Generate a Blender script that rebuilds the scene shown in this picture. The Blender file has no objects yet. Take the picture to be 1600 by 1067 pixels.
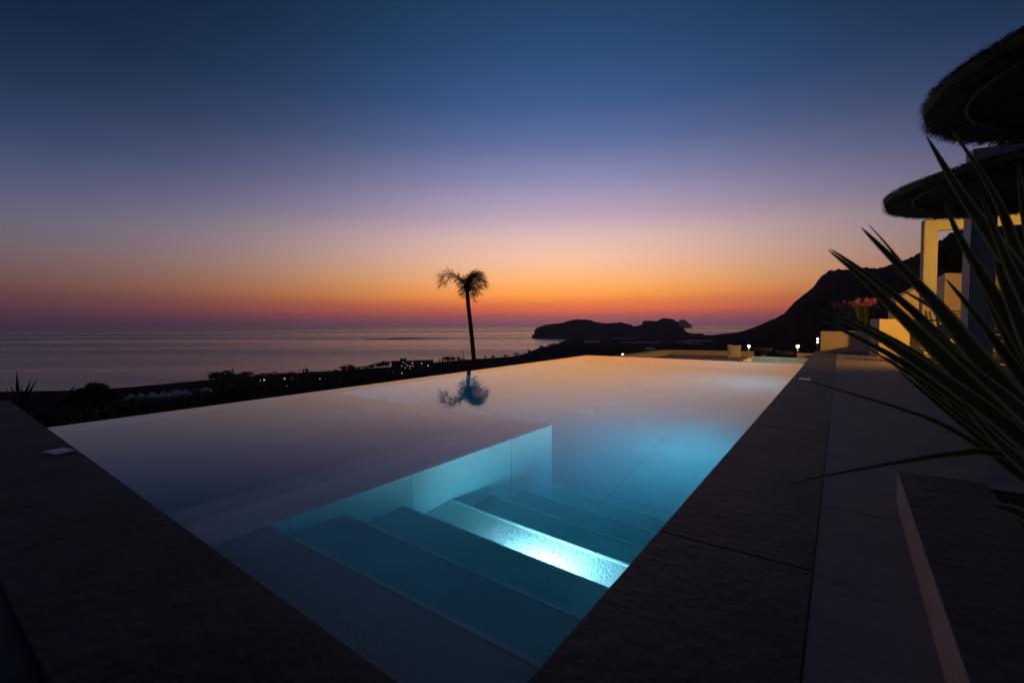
import bpy, bmesh, math, random
from mathutils import Vector, Matrix, noise
random.seed(7)
C = bpy.context.scene.collection
sc = bpy.context.scene
R = math.radians

# ------------------------------------------------------------------ camera
CAM = Vector((0.0, 0.0, 0.85))
PITCH, ROLL, YAW = R(2.17), R(0.23), R(35.8)
fwd = Vector((-math.sin(YAW)*math.cos(PITCH), math.cos(YAW)*math.cos(PITCH), -math.sin(PITCH)))
rt = Vector((math.cos(YAW), math.sin(YAW), 0.0))
up = rt.cross(fwd)
rt2 = rt*math.cos(ROLL) - up*math.sin(ROLL)
up2 = up*math.cos(ROLL) + rt*math.sin(ROLL)
cam_data = bpy.data.cameras.new("camera")
cam_data.lens = 16.0; cam_data.sensor_width = 36.0
cam_data.clip_start = 0.02; cam_data.clip_end = 60000.0
cam = bpy.data.objects.new("camera", cam_data); C.objects.link(cam)
M = Matrix((rt2, up2, -fwd)).transposed().to_4x4(); M.translation = CAM
cam.matrix_world = M
cam_data.dof.use_dof = True
cam_data.dof.focus_distance = 9.0
cam_data.dof.aperture_fstop = 4.2
sc.camera = cam
F = 711.0
def ray(px, py):                       # direction through a point of the 1600x1067 photograph
    return (fwd*F + rt2*(px-800.0) - up2*(py-533.5)).normalized()
def at_z(px, py, z):
    d = ray(px, py); return CAM + d*((z-CAM.z)/d.z)
def at_d(px, py, dep):                 # depth along the viewing axis
    d = ray(px, py); return CAM + d*(dep/d.dot(fwd))
def at_r(px, py, r):                   # horizontal distance
    d = ray(px, py); return CAM + d*(r/math.hypot(d.x, d.y))

# ------------------------------------------------------------------ world: dusk sky
sc.view_settings.view_transform = 'Standard'; sc.view_settings.look = 'None'
sc.view_settings.exposure = 0.0; sc.view_settings.gamma = 1.0
sc.cycles.use_denoising = True
sc.cycles.max_bounces = 12; sc.cycles.transmission_bounces = 10; sc.cycles.volume_bounces = 0
sc.cycles.sample_clamp_indirect = 40.0
def lin(c):
    return tuple(((v/255.0)/12.92 if v/255.0 <= .04045 else ((v/255.0+.055)/1.055)**2.4) for v in c) + (1.0,)
w = bpy.data.worlds.new("World"); sc.world = w; w.use_nodes = True
nt = w.node_tree; nt.nodes.clear()
def N(nt, t, **k):
    n = nt.nodes.new(t)
    for a, b in k.items(): setattr(n, a, b)
    return n
def L(nt, a, b): nt.links.new(a, b)
def math_node(nt, op, a, b=None, c=None, clamp=False):
    n = nt.nodes.new('ShaderNodeMath'); n.operation = op; n.use_clamp = clamp
    for i, v in enumerate((a, b, c)):
        if v is None: continue
        if isinstance(v, (int, float)): n.inputs[i].default_value = v
        else: nt.links.new(v, n.inputs[i])
    return n.outputs[0]
tc = N(nt, 'ShaderNodeTexCoord'); sx = N(nt, 'ShaderNodeSeparateXYZ'); L(nt, tc.outputs['Generated'], sx.inputs[0])
el = math_node(nt, 'ARCSINE', sx.outputs['Z'])
t = math_node(nt, 'MULTIPLY_ADD', el, 1/R(62.0), 2.0/62.0, clamp=True)       # -2 deg .. 60 deg
GL = YAW - R(6.0)                                                   # glow azimuth (left of +Y)
gx, gy = -math.sin(GL), math.cos(GL)
hx = math_node(nt, 'MULTIPLY', sx.outputs['X'], gx); hd = math_node(nt, 'MULTIPLY_ADD', sx.outputs['Y'], gy, hx)
hl = math_node(nt, 'SQRT', math_node(nt, 'SUBTRACT', 1.0001, math_node(nt, 'MULTIPLY', sx.outputs['Z'], sx.outputs['Z'])))
ca = math_node(nt, 'DIVIDE', hd, hl)
az = math_node(nt, 'ARCCOSINE', math_node(nt, 'MINIMUM', ca, 0.99999))
q = math_node(nt, 'DIVIDE', az, R(31.0)); q2 = math_node(nt, 'MULTIPLY', q, q)
wgt = math_node(nt, 'EXPONENT', math_node(nt, 'MULTIPLY', q2, -1.0))
HAZE_D, HAZE_TOP = 4.4e-5, 820.0
def sky_col(deg, c):                    # the dome is seen through the haze box: brighten by what the air takes away, halve for headroom
    path = min(16500.0, HAZE_TOP/max(.001, math.sin(R(max(.1, deg)))))
    T = math.exp(-HAZE_D*path); c = lin(c)
    return tuple(v*.5/T for v in c[:3]) + (1.0,)
def ramp(stops):
    r = N(nt, 'ShaderNodeValToRGB'); r.color_ramp.interpolation = 'LINEAR'
    e = r.color_ramp.elements
    while len(e) > 1: e.remove(e[-1])
    for i, (deg, c) in enumerate(stops):
        p = (deg+2.0)/62.0
        if i == 0: e[0].position = p; e[0].color = sky_col(deg, c)
        else: x = e.new(p); x.color = sky_col(deg, c)
    L(nt, t, r.inputs[0]); return r
SKY_A = [(-2, (104, 66, 80)), (0.1, (122, 78, 92)), (1.0, (172, 84, 78)), (2.0, (232, 110, 56)), (3.6, (255, 156, 64)),
         (5.4, (255, 181, 110)), (8, (244, 192, 162)), (10.5, (226, 188, 180)), (13, (190, 166, 184)), (17, (142, 140, 178)),
         (21, (96, 112, 158)), (25, (62, 92, 140)), (30, (42, 76, 118)), (36, (28, 60, 94)), (46, (18, 42, 68)), (60, (10, 26, 46))]
SKY_B = [(-2, (34, 26, 42)), (0.1, (38, 30, 48)), (1.5, (58, 42, 54)), (3.6, (88, 64, 66)),
         (6.5, (98, 86, 98)), (9, (88, 90, 114)), (12, (66, 80, 112)), (16, (37, 60, 96)),
         (20, (17, 44, 74)), (25, (6, 30, 54)), (30, (3, 21, 42)), (38, (1, 14, 32)), (60, (1, 10, 26))]
ra, rb = ramp(SKY_A), ramp(SKY_B)
mx = N(nt, 'ShaderNodeMix', data_type='RGBA'); L(nt, wgt, mx.inputs[0])
L(nt, rb.outputs[0], mx.inputs[6]); L(nt, ra.outputs[0], mx.inputs[7])
bg = N(nt, 'ShaderNodeBackground'); L(nt, mx.outputs[2], bg.inputs[0]); bg.inputs[1].default_value = 2.0
wo = N(nt, 'ShaderNodeOutputWorld'); L(nt, bg.outputs[0], wo.inputs[0])

# ------------------------------------------------------------------ materials
def mat(name, col, rough=.7, var=.25, scale=6.0, bump=.3, bscale=None, metal=0.0, spec=.5, stretch=None, emit=None, dist=.01):
    m = bpy.data.materials.new(name); m.use_nodes = True; nt = m.node_tree
    b = nt.nodes['Principled BSDF']
    b.inputs['Roughness'].default_value = rough; b.inputs['Metallic'].default_value = metal
    b.inputs['Specular IOR Level'].default_value = spec
    t = N(nt, 'ShaderNodeTexCoord'); mp = N(nt, 'ShaderNodeMapping'); L(nt, t.outputs['Object'], mp.inputs[0])
    if stretch: mp.inputs['Scale'].default_value = stretch
    n = N(nt, 'ShaderNodeTexNoise'); n.inputs['Scale'].default_value = scale; n.inputs['Detail'].default_value = 6
    L(nt, mp.outputs[0], n.inputs['Vector'])
    r = N(nt, 'ShaderNodeValToRGB'); r.color_ramp.elements[0].position = .3; r.color_ramp.elements[1].position = .7
    r.color_ramp.elements[0].color = tuple(c*(1-var) for c in col) + (1,)
    r.color_ramp.elements[1].color = tuple(min(1, c*(1+var)) for c in col) + (1,)
    L(nt, n.outputs[0], r.inputs[0]); L(nt, r.outputs[0], b.inputs['Base Color'])
    if bump:
        n2 = N(nt, 'ShaderNodeTexNoise'); n2.inputs['Scale'].default_value = bscale or scale*5; n2.inputs['Detail'].default_value = 8
        L(nt, mp.outputs[0], n2.inputs['Vector'])
        bp = N(nt, 'ShaderNodeBump'); bp.inputs['Strength'].default_value = bump; bp.inputs['Distance'].default_value = dist
        L(nt, n2.outputs[0], bp.inputs['Height']); L(nt, bp.outputs[0], b.inputs['Normal'])
    if emit:
        b.inputs['Emission Color'].default_value = emit[0] + (1,); b.inputs['Emission Strength'].default_value = emit[1]
    return m
M_COPE = mat('dark_stone', (.050, .045, .047), .6, .75, 2.2, .7, 22, dist=.006, spec=.3)
M_PATH = mat('pale_stone', (.23, .205, .20), .65, .16, 1.6, .35, 14, dist=.005, stretch=(1, 3, 1))
M_TILE = mat('pool_tile', (.50, .655, .66), .5, .08, 2.2, .5, 70, dist=.004)
M_TREAD = mat('textured_tile', (.66, .68, .68), .4, .06, 3, 1.0, 125, dist=.008)
M_NOSE = mat('step_nosing', (.9, .92, .92), .35, .05, 5, .1)
M_WALL = mat('plaster', (.76, .62, .42), .85, .06, 3, .4, 30)
M_WALLP = mat('pale_plaster', (.40, .30, .28), .85, .08, 3, .5, 40)
M_WOODW = mat('painted_wood', (.24, .235, .24), .6, .1, 4, .3, 30, stretch=(6, 6, .6))
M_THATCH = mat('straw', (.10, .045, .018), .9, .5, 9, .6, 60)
M_BARK = mat('bark', (.06, .045, .035), .9, .4, 8, .8, 40)
M_PALM = mat('palm_leaf', (.05, .045, .028), .6, .3, 9, 0)
M_LEAF = mat('foliage', (.035, .05, .03), .7, .4, 4, 0)
M_LEAFD = mat('dark_foliage', (.045, .052, .034), .8, .4, 4, 0)
M_SCRUB = mat('scrub_ground', (.028, .026, .02), .95, .5, .02, .5, .3, dist=1.0, spec=0)
M_ROCK = mat('dark_rock', (.016, .014, .016), .95, .4, .004, 1.0, .03, dist=12, spec=0)
M_CANVAS = mat('canvas', (.6, .6, .62), .8, .06, 3, .1)
M_CONC = mat('concrete', (.3, .28, .27), .85, .2, .3, .1)
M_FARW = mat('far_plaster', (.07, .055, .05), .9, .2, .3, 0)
M_METAL = mat('dark_metal', (.03, .03, .03), .45, .2, 9, .1, metal=.6)
M_WICK = mat('dark_rattan', (.03, .022, .018), .6, .3, 30, .4, 80)
M_FABW = mat('white_fabric', (.72, .68, .66), .9, .05, 12, .5, 180, dist=.002)
M_FABD = mat('cushion_fabric', (.34, .27, .18), .9, .1, 12, .4, 160, dist=.002)
M_PLATE = mat('white_plastic', (.8, .8, .82), .35, .03, 9, 0)
M_SOIL = mat('soil', (.04, .036, .036), .95, .4, 20, .35, 60, spec=.1)
M_PETAL = mat('pink_petals', (.8, .25, .40), .7, .25, 30, 0)
M_STEM = mat('flower_stem', (.12, .15, .05), .7, .25, 20, 0)
M_POT = mat('dark_pot', (.10, .09, .085), .6, .2, 6, .2)
def emitter(name, col, s):
    m = bpy.data.materials.new(name); m.use_nodes = True; nt = m.node_tree; nt.nodes.clear()
    e = N(nt, 'ShaderNodeEmission'); e.inputs[0].default_value = col + (1,); e.inputs[1].default_value = s
    o = N(nt, 'ShaderNodeOutputMaterial'); L(nt, e.outputs[0], o.inputs[0]); return m
M_BULB = emitter('warm_bulb', (1, .62, .25), 30)
M_BULBW = emitter('cool_bulb', (.9, .95, 1), 6)
M_FARL = emitter('lit_window', (1, .72, .42), 1.0)
M_LENS = emitter('pool_lens', (.75, .9, 1), 8)

# striped spiky leaf with yellow-green margins, their colour raised to paint lit edges (u = across)
def leaf_mat():
    m = bpy.data.materials.new('variegated_leaf'); m.use_nodes = True; nt = m.node_tree; b = nt.nodes['Principled BSDF']
    b.inputs['Roughness'].default_value = .65; b.inputs['Specular IOR Level'].default_value = .2
    uv = N(nt, 'ShaderNodeUVMap'); s = N(nt, 'ShaderNodeSeparateXYZ'); L(nt, uv.outputs[0], s.inputs[0])
    r = N(nt, 'ShaderNodeValToRGB'); e = r.color_ramp.elements
    e[0].position = 0; e[0].color = (.62, .50, .2, 1); e[1].position = 1; e[1].color = (.62, .50, .2, 1)
    for p, c in ((.13, (.5, .42, .14, 1)), (.2, (.105, .09, .02, 1)), (.8, (.105, .09, .02, 1)), (.87, (.5, .42, .14, 1))):
        x = e.new(p); x.color = c
    L(nt, s.outputs[0], r.inputs[0]); L(nt, r.outputs[0], b.inputs['Base Color']); return m
M_YUCCA = leaf_mat()

def water_mat():
    m = bpy.data.materials.new('pool_water'); m.use_nodes = True; nt = m.node_tree; nt.nodes.clear()
    g = N(nt, 'ShaderNodeBsdfGlass'); g.inputs['IOR'].default_value = 1.33; g.inputs['Roughness'].default_value = 0.0
    t = N(nt, 'ShaderNodeTexCoord')
    n = N(nt, 'ShaderNodeTexNoise'); n.inputs['Scale'].default_value = 1.3; n.inputs['Detail'].default_value = 2
    L(nt, t.outputs['Object'], n.inputs['Vector'])
    bp = N(nt, 'ShaderNodeBump'); bp.inputs['Strength'].default_value = .35; bp.inputs['Distance'].default_value = .004
    L(nt, n.outputs[0], bp.inputs['Height']); L(nt, bp.outputs[0], g.inputs['Normal'])
    va = N(nt, 'ShaderNodeVolumeAbsorption'); va.inputs['Color'].default_value = (.03, .735, .82, 1); va.inputs['Density'].default_value = 1.12
    o = N(nt, 'ShaderNodeOutputMaterial'); L(nt, g.outputs[0], o.inputs[0]); L(nt, va.outputs[0], o.inputs['Volume']); return m
M_WATER = water_mat()

def sea_mat():
    m = bpy.data.materials.new('sea_water'); m.use_nodes = True; nt = m.node_tree; b = nt.nodes['Principled BSDF']
    b.inputs['Base Color'].default_value = (.03, .05, .13, 1); b.inputs['IOR'].default_value = 1.33
    t = N(nt, 'ShaderNodeTexCoord'); mp = N(nt, 'ShaderNodeMapping'); L(nt, t.outputs['Object'], mp.inputs[0])
    mp.inputs['Rotation'].default_value = (0, 0, -YAW)
    def noi(scale, st, det=5):
        m2 = N(nt, 'ShaderNodeMapping'); m2.inputs['Scale'].default_value = st; L(nt, mp.outputs[0], m2.inputs[0])
        n = N(nt, 'ShaderNodeTexNoise'); n.inputs['Scale'].default_value = scale; n.inputs['Detail'].default_value = det
        L(nt, m2.outputs[0], n.inputs['Vector']); return n.outputs[0]
    slick = noi(.0011, (.22, 1, 1), 4)
    rr = N(nt, 'ShaderNodeMapRange'); L(nt, slick, rr.inputs[0])
    rr.inputs[1].default_value = .38; rr.inputs[2].default_value = .62; rr.inputs[3].default_value = .2; rr.inputs[4].default_value = .34
    L(nt, rr.outputs[0], b.inputs['Roughness'])
    h = math_node(nt, 'ADD', noi(.03, (.3, 1, 1)), math_node(nt, 'MULTIPLY', noi(.006, (.3, 1, 1)), 3.0))
    bp = N(nt, 'ShaderNodeBump'); bp.inputs['Distance'].default_value = 4.0; L(nt, h, bp.inputs['Height'])
    rs = N(nt, 'ShaderNodeMapRange'); L(nt, slick, rs.inputs[0])
    rs.inputs[1].default_value = .38; rs.inputs[2].default_value = .62; rs.inputs[3].default_value = .6; rs.inputs[4].default_value = 1.0
    L(nt, rs.outputs[0], bp.inputs['Strength']); L(nt, bp.outputs[0], b.inputs['Normal'])
    return m
M_SEA = sea_mat()

# ------------------------------------------------------------------ mesh helpers
class MB:
    def __init__(s): s.v = []; s.f = []; s.uv = {}
    def add(s, vs, fs):
        o = len(s.v); s.v += [tuple(v) for v in vs]; s.f += [tuple(i+o for i in f) for f in fs]
    def box(s, a, b):
        x0, y0, z0 = a; x1, y1, z1 = b
        s.prism([(x0, y0), (x1, y0), (x1, y1), (x0, y1)], z0, z1)
    def prism(s, pts, z0, z1):
        n = len(pts); vs = [(p[0], p[1], z0) for p in pts] + [(p[0], p[1], z1) for p in pts]
        fs = [tuple(range(n))[::-1], tuple(range(n, 2*n))] + [(i, (i+1) % n, n+(i+1) % n, n+i) for i in range(n)]
        s.add(vs, fs)
    def obox(s, c, ax, ay, az, hx, hy, hz):      # oriented box
        vs = [c+ax*(sx*hx)+ay*(sy*hy)+az*(sz*hz) for sz in (-1, 1) for sx, sy in ((-1, -1), (1, -1), (1, 1), (-1, 1))]
        s.add(vs, [(3, 2, 1, 0), (4, 5, 6, 7), (0, 1, 5, 4), (1, 2, 6, 5), (2, 3, 7, 6), (3, 0, 4, 7)])
    def tube(s, pts, rad, seg=8, cap=True):
        pts = [Vector(p) for p in pts]
        if not hasattr(rad, '__len__'): rad = [rad]*len(pts)
        vs = []
        for i, p in enumerate(pts):
            d = (pts[min(i+1, len(pts)-1)] - pts[max(i-1, 0)]).normalized()
            a = d.orthogonal() if abs(d.z) > .9 else d.cross(Vector((0, 0, 1)))
            a.normalize(); b = d.cross(a)
            for k in range(seg):
                q = 2*math.pi*k/seg; vs.append(p + (a*math.cos(q)+b*math.sin(q))*rad[i])
        fs = [(i*seg+k, i*seg+(k+1) % seg, (i+1)*seg+(k+1) % seg, (i+1)*seg+k) for i in range(len(pts)-1) for k in range(seg)]
        if cap: fs += [tuple(range(seg))[::-1], tuple(range((len(pts)-1)*seg, len(pts)*seg))]
        s.add(vs, fs)
    def lathe(s, c, prof, seg=24):                # prof: (r, z) list
        vs = [(c[0]+r*math.cos(2*math.pi*k/seg), c[1]+r*math.sin(2*math.pi*k/seg), c[2]+z) for r, z in prof for k in range(seg)]
        fs = [(i*seg+k, i*seg+(k+1) % seg, (i+1)*seg+(k+1) % seg, (i+1)*seg+k) for i in range(len(prof)-1) for k in range(seg)]
        s.add(vs, fs)
    def quad(s, a, b, c, d): s.add([a, b, c, d], [(0, 1, 2, 3)])
    def build(s, name, m, parent=None, smooth=False, bevel=0, org=None):
        me = bpy.data.meshes.new(name)
        if org is None and parent is not None: org = parent.location if parent.parent is None else Vector((0, 0, 0))
        org = Vector(org) if org is not None else Vector((0, 0, 0))
        me.from_pydata([tuple(Vector(v)-org) for v in s.v], [], s.f); me.materials.append(m)
        if s.uv:
            ul = me.uv_layers.new(name='UVMap')
            for l in me.loops: ul.data[l.index].uv = s.uv[l.vertex_index]
        if smooth:
            for p in me.polygons: p.use_smooth = True
        me.update()
        o = bpy.data.objects.new(name, me); C.objects.link(o)
        if parent is None: o.location = org
        else: o.parent = parent
        if bevel:
            bv = o.modifiers.new('bevel', 'BEVEL'); bv.width = bevel; bv.segments = 2; bv.limit_method = 'ANGLE'
        return o
def tag(o, label=None, cat=None, group=None, kind=None):
    if label: o['label'] = label
    if cat: o['category'] = cat
    if group: o['group'] = group
    if kind: o['kind'] = kind
    return o
def thing(name, loc, label, cat, group=None):
    o = bpy.data.objects.new(name, None); C.objects.link(o); o.location = loc; o.empty_display_size = .2
    return tag(o, label, cat, group)
def sub(mb, name, m, part, root, **k):            # a sub-part: parent is a part mesh that sits at the thing's origin
    o = mb.build(name, m, None, org=root.location, **k); o.location = (0, 0, 0); o.parent = part; return o
def copy_thing(src, loc, rz=0, sc_=1.0, label=None, group=None):
    r = src.copy(); C.objects.link(r); r.location = loc; r.rotation_euler = (0, 0, rz)
    r.scale = (sc_,)*3 if not hasattr(sc_, '__len__') else sc_
    if label: r['label'] = label
    if group: r['group'] = group
    for ch in list(src.children):
        c = ch.copy(); C.objects.link(c); c.parent = r
        for g in ch.children:
            d = g.copy(); C.objects.link(d); d.parent = c
    return r
def struct(o): o['kind'] = 'structure'; return o
def area_light(name, loc, direc, size, power, col, spread=180, parent=None):
    l = bpy.data.lights.new(name, 'AREA'); l.shape = 'DISK'; l.size = size; l.energy = power; l.color = col; l.spread = R(spread)
    o = bpy.data.objects.new(name, l); C.objects.link(o); o.location = loc
    o.rotation_euler = Vector(direc).to_track_quat('-Z', 'Y').to_euler()
    return o
def point_light(name, loc, power, col, rad=.08):
    l = bpy.data.lights.new(name, 'POINT'); l.energy = power; l.color = col; l.shadow_soft_size = rad
    o = bpy.data.objects.new(name, l); C.objects.link(o); o.location = loc; return o
def fbm(p, o=5): return noise.fractal(p, 1.0, 2.0, o)

# ------------------------------------------------------------------ sea and land
SEAZ = -100.0
mb = MB(); n = 160; vs = [(0, 0, SEAZ)]
for rr in (400, 1500, 5000, 15800): vs += [(rr*math.cos(2*math.pi*k/n), rr*math.sin(2*math.pi*k/n), SEAZ) for k in range(n)]
fs = [(0, 1+k, 1+(k+1) % n) for k in range(n)] + [(1+j*n+k, 1+(j+1)*n+k, 1+(j+1)*n+(k+1) % n, 1+j*n+(k+1) % n) for j in range(3) for k in range(n)]
mb.add(vs, fs); struct(mb.build('sea', M_SEA))

def interp(tab, x):
    if x <= tab[0][0]: return tab[0][1]
    for (a, b), (c, d) in zip(tab, tab[1:]):
        if x <= c: return b + (d-b)*(x-a)/(c-a)
    return tab[-1][1]
SHORE = [(-400, 612), (0, 612), (120, 610), (200, 605), (330, 593), (400, 588), (470, 582), (540, 578), (610, 573), (680, 566), (740, 561),
         (800, 557), (822, 552), (840, 544), (868, 538), (880, 532), (900, 528), (960, 526), (1075, 523), (1150, 522), (1300, 521), (1600, 518), (1900, 516)]
def px_az(px): return math.atan((px-800.0)/F)                 # azimuth to the right of the heading
def az_px(a): return 800+F*math.tan(max(-1.05, min(1.05, a)))
def dir_az(a): th = YAW - a; return Vector((-math.sin(th), math.cos(th), 0))
def shore(a):
    x = max(-400, min(1900, az_px(a))); d = ray(x, interp(SHORE, x))
    dep = -d.z/math.hypot(d.x, d.y)
    return dep, (CAM.z-SEAZ)/dep
NEAR_DEP, R0 = .38, 9.0
def ground(a, r):                                            # height of the hillside, azimuth a, distance r
    s, rs = shore(a)
    nd = NEAR_DEP
    if r <= rs:
        t = max(0, math.log(max(r, R0)/R0)/math.log(rs/R0)); dep = s + (nd-s)*(1-t)**1.3
        z = CAM.z - r*dep
        z += fbm(Vector((a*30, math.log(r)*6, 3)))*r*.0022*(1-t)
        return z
    return SEAZ - min(40, (r-rs)*.1)
def ground_at(px, py):                                       # where the line of sight meets the hillside
    d = ray(px, py); a = math.atan2(d.dot(rt), d.x*-math.sin(YAW)+d.y*math.cos(YAW)); dep = -d.z/math.hypot(d.x, d.y)
    s, rs = shore(a); r = R0
    while r < rs and (CAM.z-ground(a, r))/r > dep: r *= 1.01
    v = dir_az(a)*r; return Vector((v.x, v.y, ground(a, r))), r
mb = MB(); NA, NR = 300, 90; a0, a1 = R(-100), R(100)
vs = []
for i in range(NA+1):
    a = a0+(a1-a0)*i/NA; s, rs = shore(a); dv = dir_az(a)
    for j in range(NR+1):
        r = R0*(rs/R0)**(j/(NR-4)) if j <= NR-4 else rs*(1+.03*(j-NR+4))
        j_ = fbm(Vector((a*200, 0, 1)), 4)*.012*rs if j > NR-5 else 0
        r += j_
        vs.append((dv.x*r, dv.y*r, ground(a, r) if j <= NR-4 else SEAZ-(j-NR+4)*4+1.0*(j == NR-4)))
fs = [(i*(NR+1)+j, (i+1)*(NR+1)+j, (i+1)*(NR+1)+j+1, i*(NR+1)+j+1) for i in range(NA) for j in range(NR)]
mb.add(vs, fs)
struct(mb.build('hillside', M_SCRUB, smooth=True))
# ground close round the villa terrace (also behind the camera)
mb = MB(); mb.box((-14, -14, -3.2), (16, 22, -3.0)); struct(mb.build('ground', M_SOIL))

def ridge_patch(name, prof, rridge, rfront, rback, m, steep=.5, jag=.0025, base=-8, NRr=26, step=2.5, label=None):
    mb = MB(); xs = []; x = prof[0][0]
    while x <= prof[-1][0]+.01: xs.append(x); x += step
    vs = []
    for x in xs:
        y = interp(prof, x)
        a = px_az(x); top = at_r(x, y, rridge).z - SEAZ
        dv = at_r(x, 506, 1.0) - CAM; dv.z = 0; dv.normalize()
        top = max(3.0, top)
        for j in range(NRr+1):
            u = j/NRr
            if u < .5: r = rfront+(rridge-rfront)*(u/.5); h = (u/.5)**steep
            else: r = rridge+(rback-rridge)*((u-.5)/.5); h = 1-((u-.5)/.5)**2
            p = dv*r
            nz = fbm(Vector((p.x, p.y, 0))*.004, 6)*jag*rridge*(0.3+.7*math.sin(math.pi*u))
            crag = fbm(Vector((x*.09, u*4, 5)), 6)*.16*top*math.sin(math.pi*min(1, u*2))*(1 if u < .5 else 0)
            hh = top*h + (nz if u != .5 else nz*.35) + crag + fbm(Vector((x*.16, u*9, 2)), 5)*top*.03*h
            vs.append((p.x, p.y, SEAZ+(base if j in (0, NRr) else max(base, hh))))
    K = NRr+1
    fs = [(i*K+j, (i+1)*K+j, (i+1)*K+j+1, i*K+j+1) for i in range(len(xs)-1) for j in range(NRr)]
    mb.add(vs, fs); o = mb.build(name, m, smooth=True); struct(o); return o
HEAD = [(831, 531), (834, 524), (836, 514), (842, 511), (852, 507.5), (866, 506), (879, 504.5), (888, 501), (900, 499), (912, 498.6), (922, 500),
        (932, 503.5), (944, 505), (958, 505), (970, 503.5), (978, 506), (986, 507), (989, 510), (996, 509.5), (1003, 508), (1004.6, 501.5), (1016, 501), (1026, 501.5),
        (1034, 498), (1041, 497), (1050, 498), (1057, 502), (1062, 510), (1068, 512), (1071, 517), (1076, 520.5), (1084, 522), (1096, 521.5), (1100, 523)]
M_ROCKH = mat('hazed_rock', (.09, .065, .07), .95, .5, .006, 1.0, .03, dist=12, spec=0)  # lighter mauve base colour paints distance fading onto the headland
ridge_patch('headland', HEAD, 3500, 3150, 4300, M_ROCKH, .45, .0008, step=1.5)
ISLE = [(1054, 508), (1059, 502), (1065, 499.3), (1071, 500), (1075, 504), (1081, 508)]
ridge_patch('far_island', ISLE, 11500, 11300, 12300, M_ROCK, .45, .0002, step=1.5)
ISLET = [(570, 531.5), (583, 530.8), (606, 531), (609, 528.2), (640, 527.8), (660, 528.2), (676, 529), (683, 530.4), (700, 531.3)]
ridge_patch('rocky_islet', ISLET, 3300, 3270, 3350, M_ROCK, .6, .0001, step=3)
MOUNT = [(1120, 525), (1150, 521), (1168, 515), (1182, 510), (1200, 502), (1214, 496), (1226, 489), (1230, 484), (1236, 478), (1241, 471), (1248, 467), (1256, 460), (1264, 455),
         (1272, 446), (1280, 434), (1288, 427), (1297, 422), (1305, 420), (1320, 421), (1336, 419.5), (1348, 419), (1362, 419), (1376, 416), (1392, 412), (1410, 405),
         (1426, 400), (1436, 396), (1452, 386), (1468, 374), (1482, 366), (1520, 352), (1580, 335), (1660, 320), (1780, 300), (1980, 290), (2300, 300), (2900, 330), (4300, 380)]
ridge_patch('mountain', MOUNT, 2600, 1300, 3900, M_ROCK, .95, .0016, NRr=44, step=4)

# ------------------------------------------------------------------ pool
k = .85
XR = -.67*k; XW = -2.32*k; XS = -2.90*k
def y_near(x): return (.785 + (-.67*k-x)*.0168/k*1.0)*k if False else (.785 + (x/k+.67)*-.0204)*k
def x_inf(y): return (-6.32 - (y/k-.9)*.0187)*k
Y_FAR = 13.15*k
xi0, xi1 = x_inf(.9*k), x_inf(Y_FAR)
WI = .40*k                                            # weir wall thickness
DEPTH = 1.95*k
pool = thing('infinity_pool', (0, 0, 0), 'rectangular infinity pool lit from under water with submerged steps beside a dividing wall', 'swimming pool')
mb = MB(); mb.box((xi1-.3, .4, -DEPTH-.2), (XR+.3, Y_FAR+.3, -DEPTH)); mb.build('pool_floor', M_TILE, pool)
mb = MB()                                             # infinity weir, far weir, right wall, near wall
def wall_poly(mb, pts, z1, z0=-DEPTH-.001): mb.prism(pts, z0, z1)
WZ = -.014
mb = MB(); mb.prism([(xi0, y_near(xi0)-.2), (xi0+WI, y_near(xi0)-.2), (xi1+WI, Y_FAR), (xi1, Y_FAR)], -3.2, WZ); mb.build('weir_wall', M_TILE, pool)
mb = MB(); mb.box((xi1+WI-.02, Y_FAR-.22, -3.2), (XR+.25, Y_FAR+.002, WZ-.002)); mb.build('weir_wall', M_TILE, pool)
mb = MB(); mb.box((XR, .3, -DEPTH-.1), (XR+.3, Y_FAR-.221, -.055)); mb.build('side_wall', M_TILE, pool)
mb = MB(); mb.prism([(xi0+WI, y_near(xi0+WI)), (xi0+WI, .3), (XR-.001, .3), (XR-.001, y_near(XR))], -DEPTH-.1, -.055); mb.build('side_wall', M_TILE, pool)
# submerged dividing wall round the shallow lounging basin
mb = MB()
YW1 = 3.888*k; YC0 = 3.43*k
mb.prism([(XS, .6), (XW, .6), (XW, YW1), (XS, YW1)], -DEPTH, WZ-.004)
mb.prism([(xi0+WI-.05, YC0), (XS-.001, YC0), (XS-.001, YW1), (xi0+WI-.05, YW1)], -DEPTH, WZ-.006)
div = mb.build('dividing_wall', M_TILE, pool)
jm = MB()
for jy in (1.22*k, 2.05*k, 3.2*k):
    jm = MB(); jm.box((XW-.001, jy, -DEPTH), (XW+.0015, jy+.004, WZ-.03)); sub(jm, 'tile_joint', M_CONC, div, pool)
cm = MB(); cm.box((XW-.30, .60, WZ-.0035), (XW+.012, YW1+.012, WZ+.003)); sub(cm, 'wall_cap', M_NOSE, div, pool)
mb = MB(); mb.prism([(xi0+WI-.05, .5), (XS-.001, .5), (XS-.001, YC0+.01), (xi0+WI-.05, YC0+.01)], -DEPTH, -.72); mb.build('basin_floor', M_TILE, pool)
NOS = [(1.120, .022), (1.552, .257), (1.984, .512), (2.430, .775), (2.92, 1.095), (3.40, 1.40), (3.885, 1.71)]
y0 = .5
for i, (yn, dp) in enumerate(NOS):
    mb = MB(); mb.box((XW+.002, y0, -DEPTH+.001*i), (XR+.01, yn*k, -dp*k))
    st = mb.build('step', M_TREAD if i == 3 else M_TILE, pool)
    nm = MB(); nm.box((XW+.004, yn*k-.014, -dp*k-.03), (XR+.008, yn*k+.004, -dp*k+.003)); sub(nm, 'nosing', M_NOSE, st, pool)
    y0 = yn*k
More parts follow.
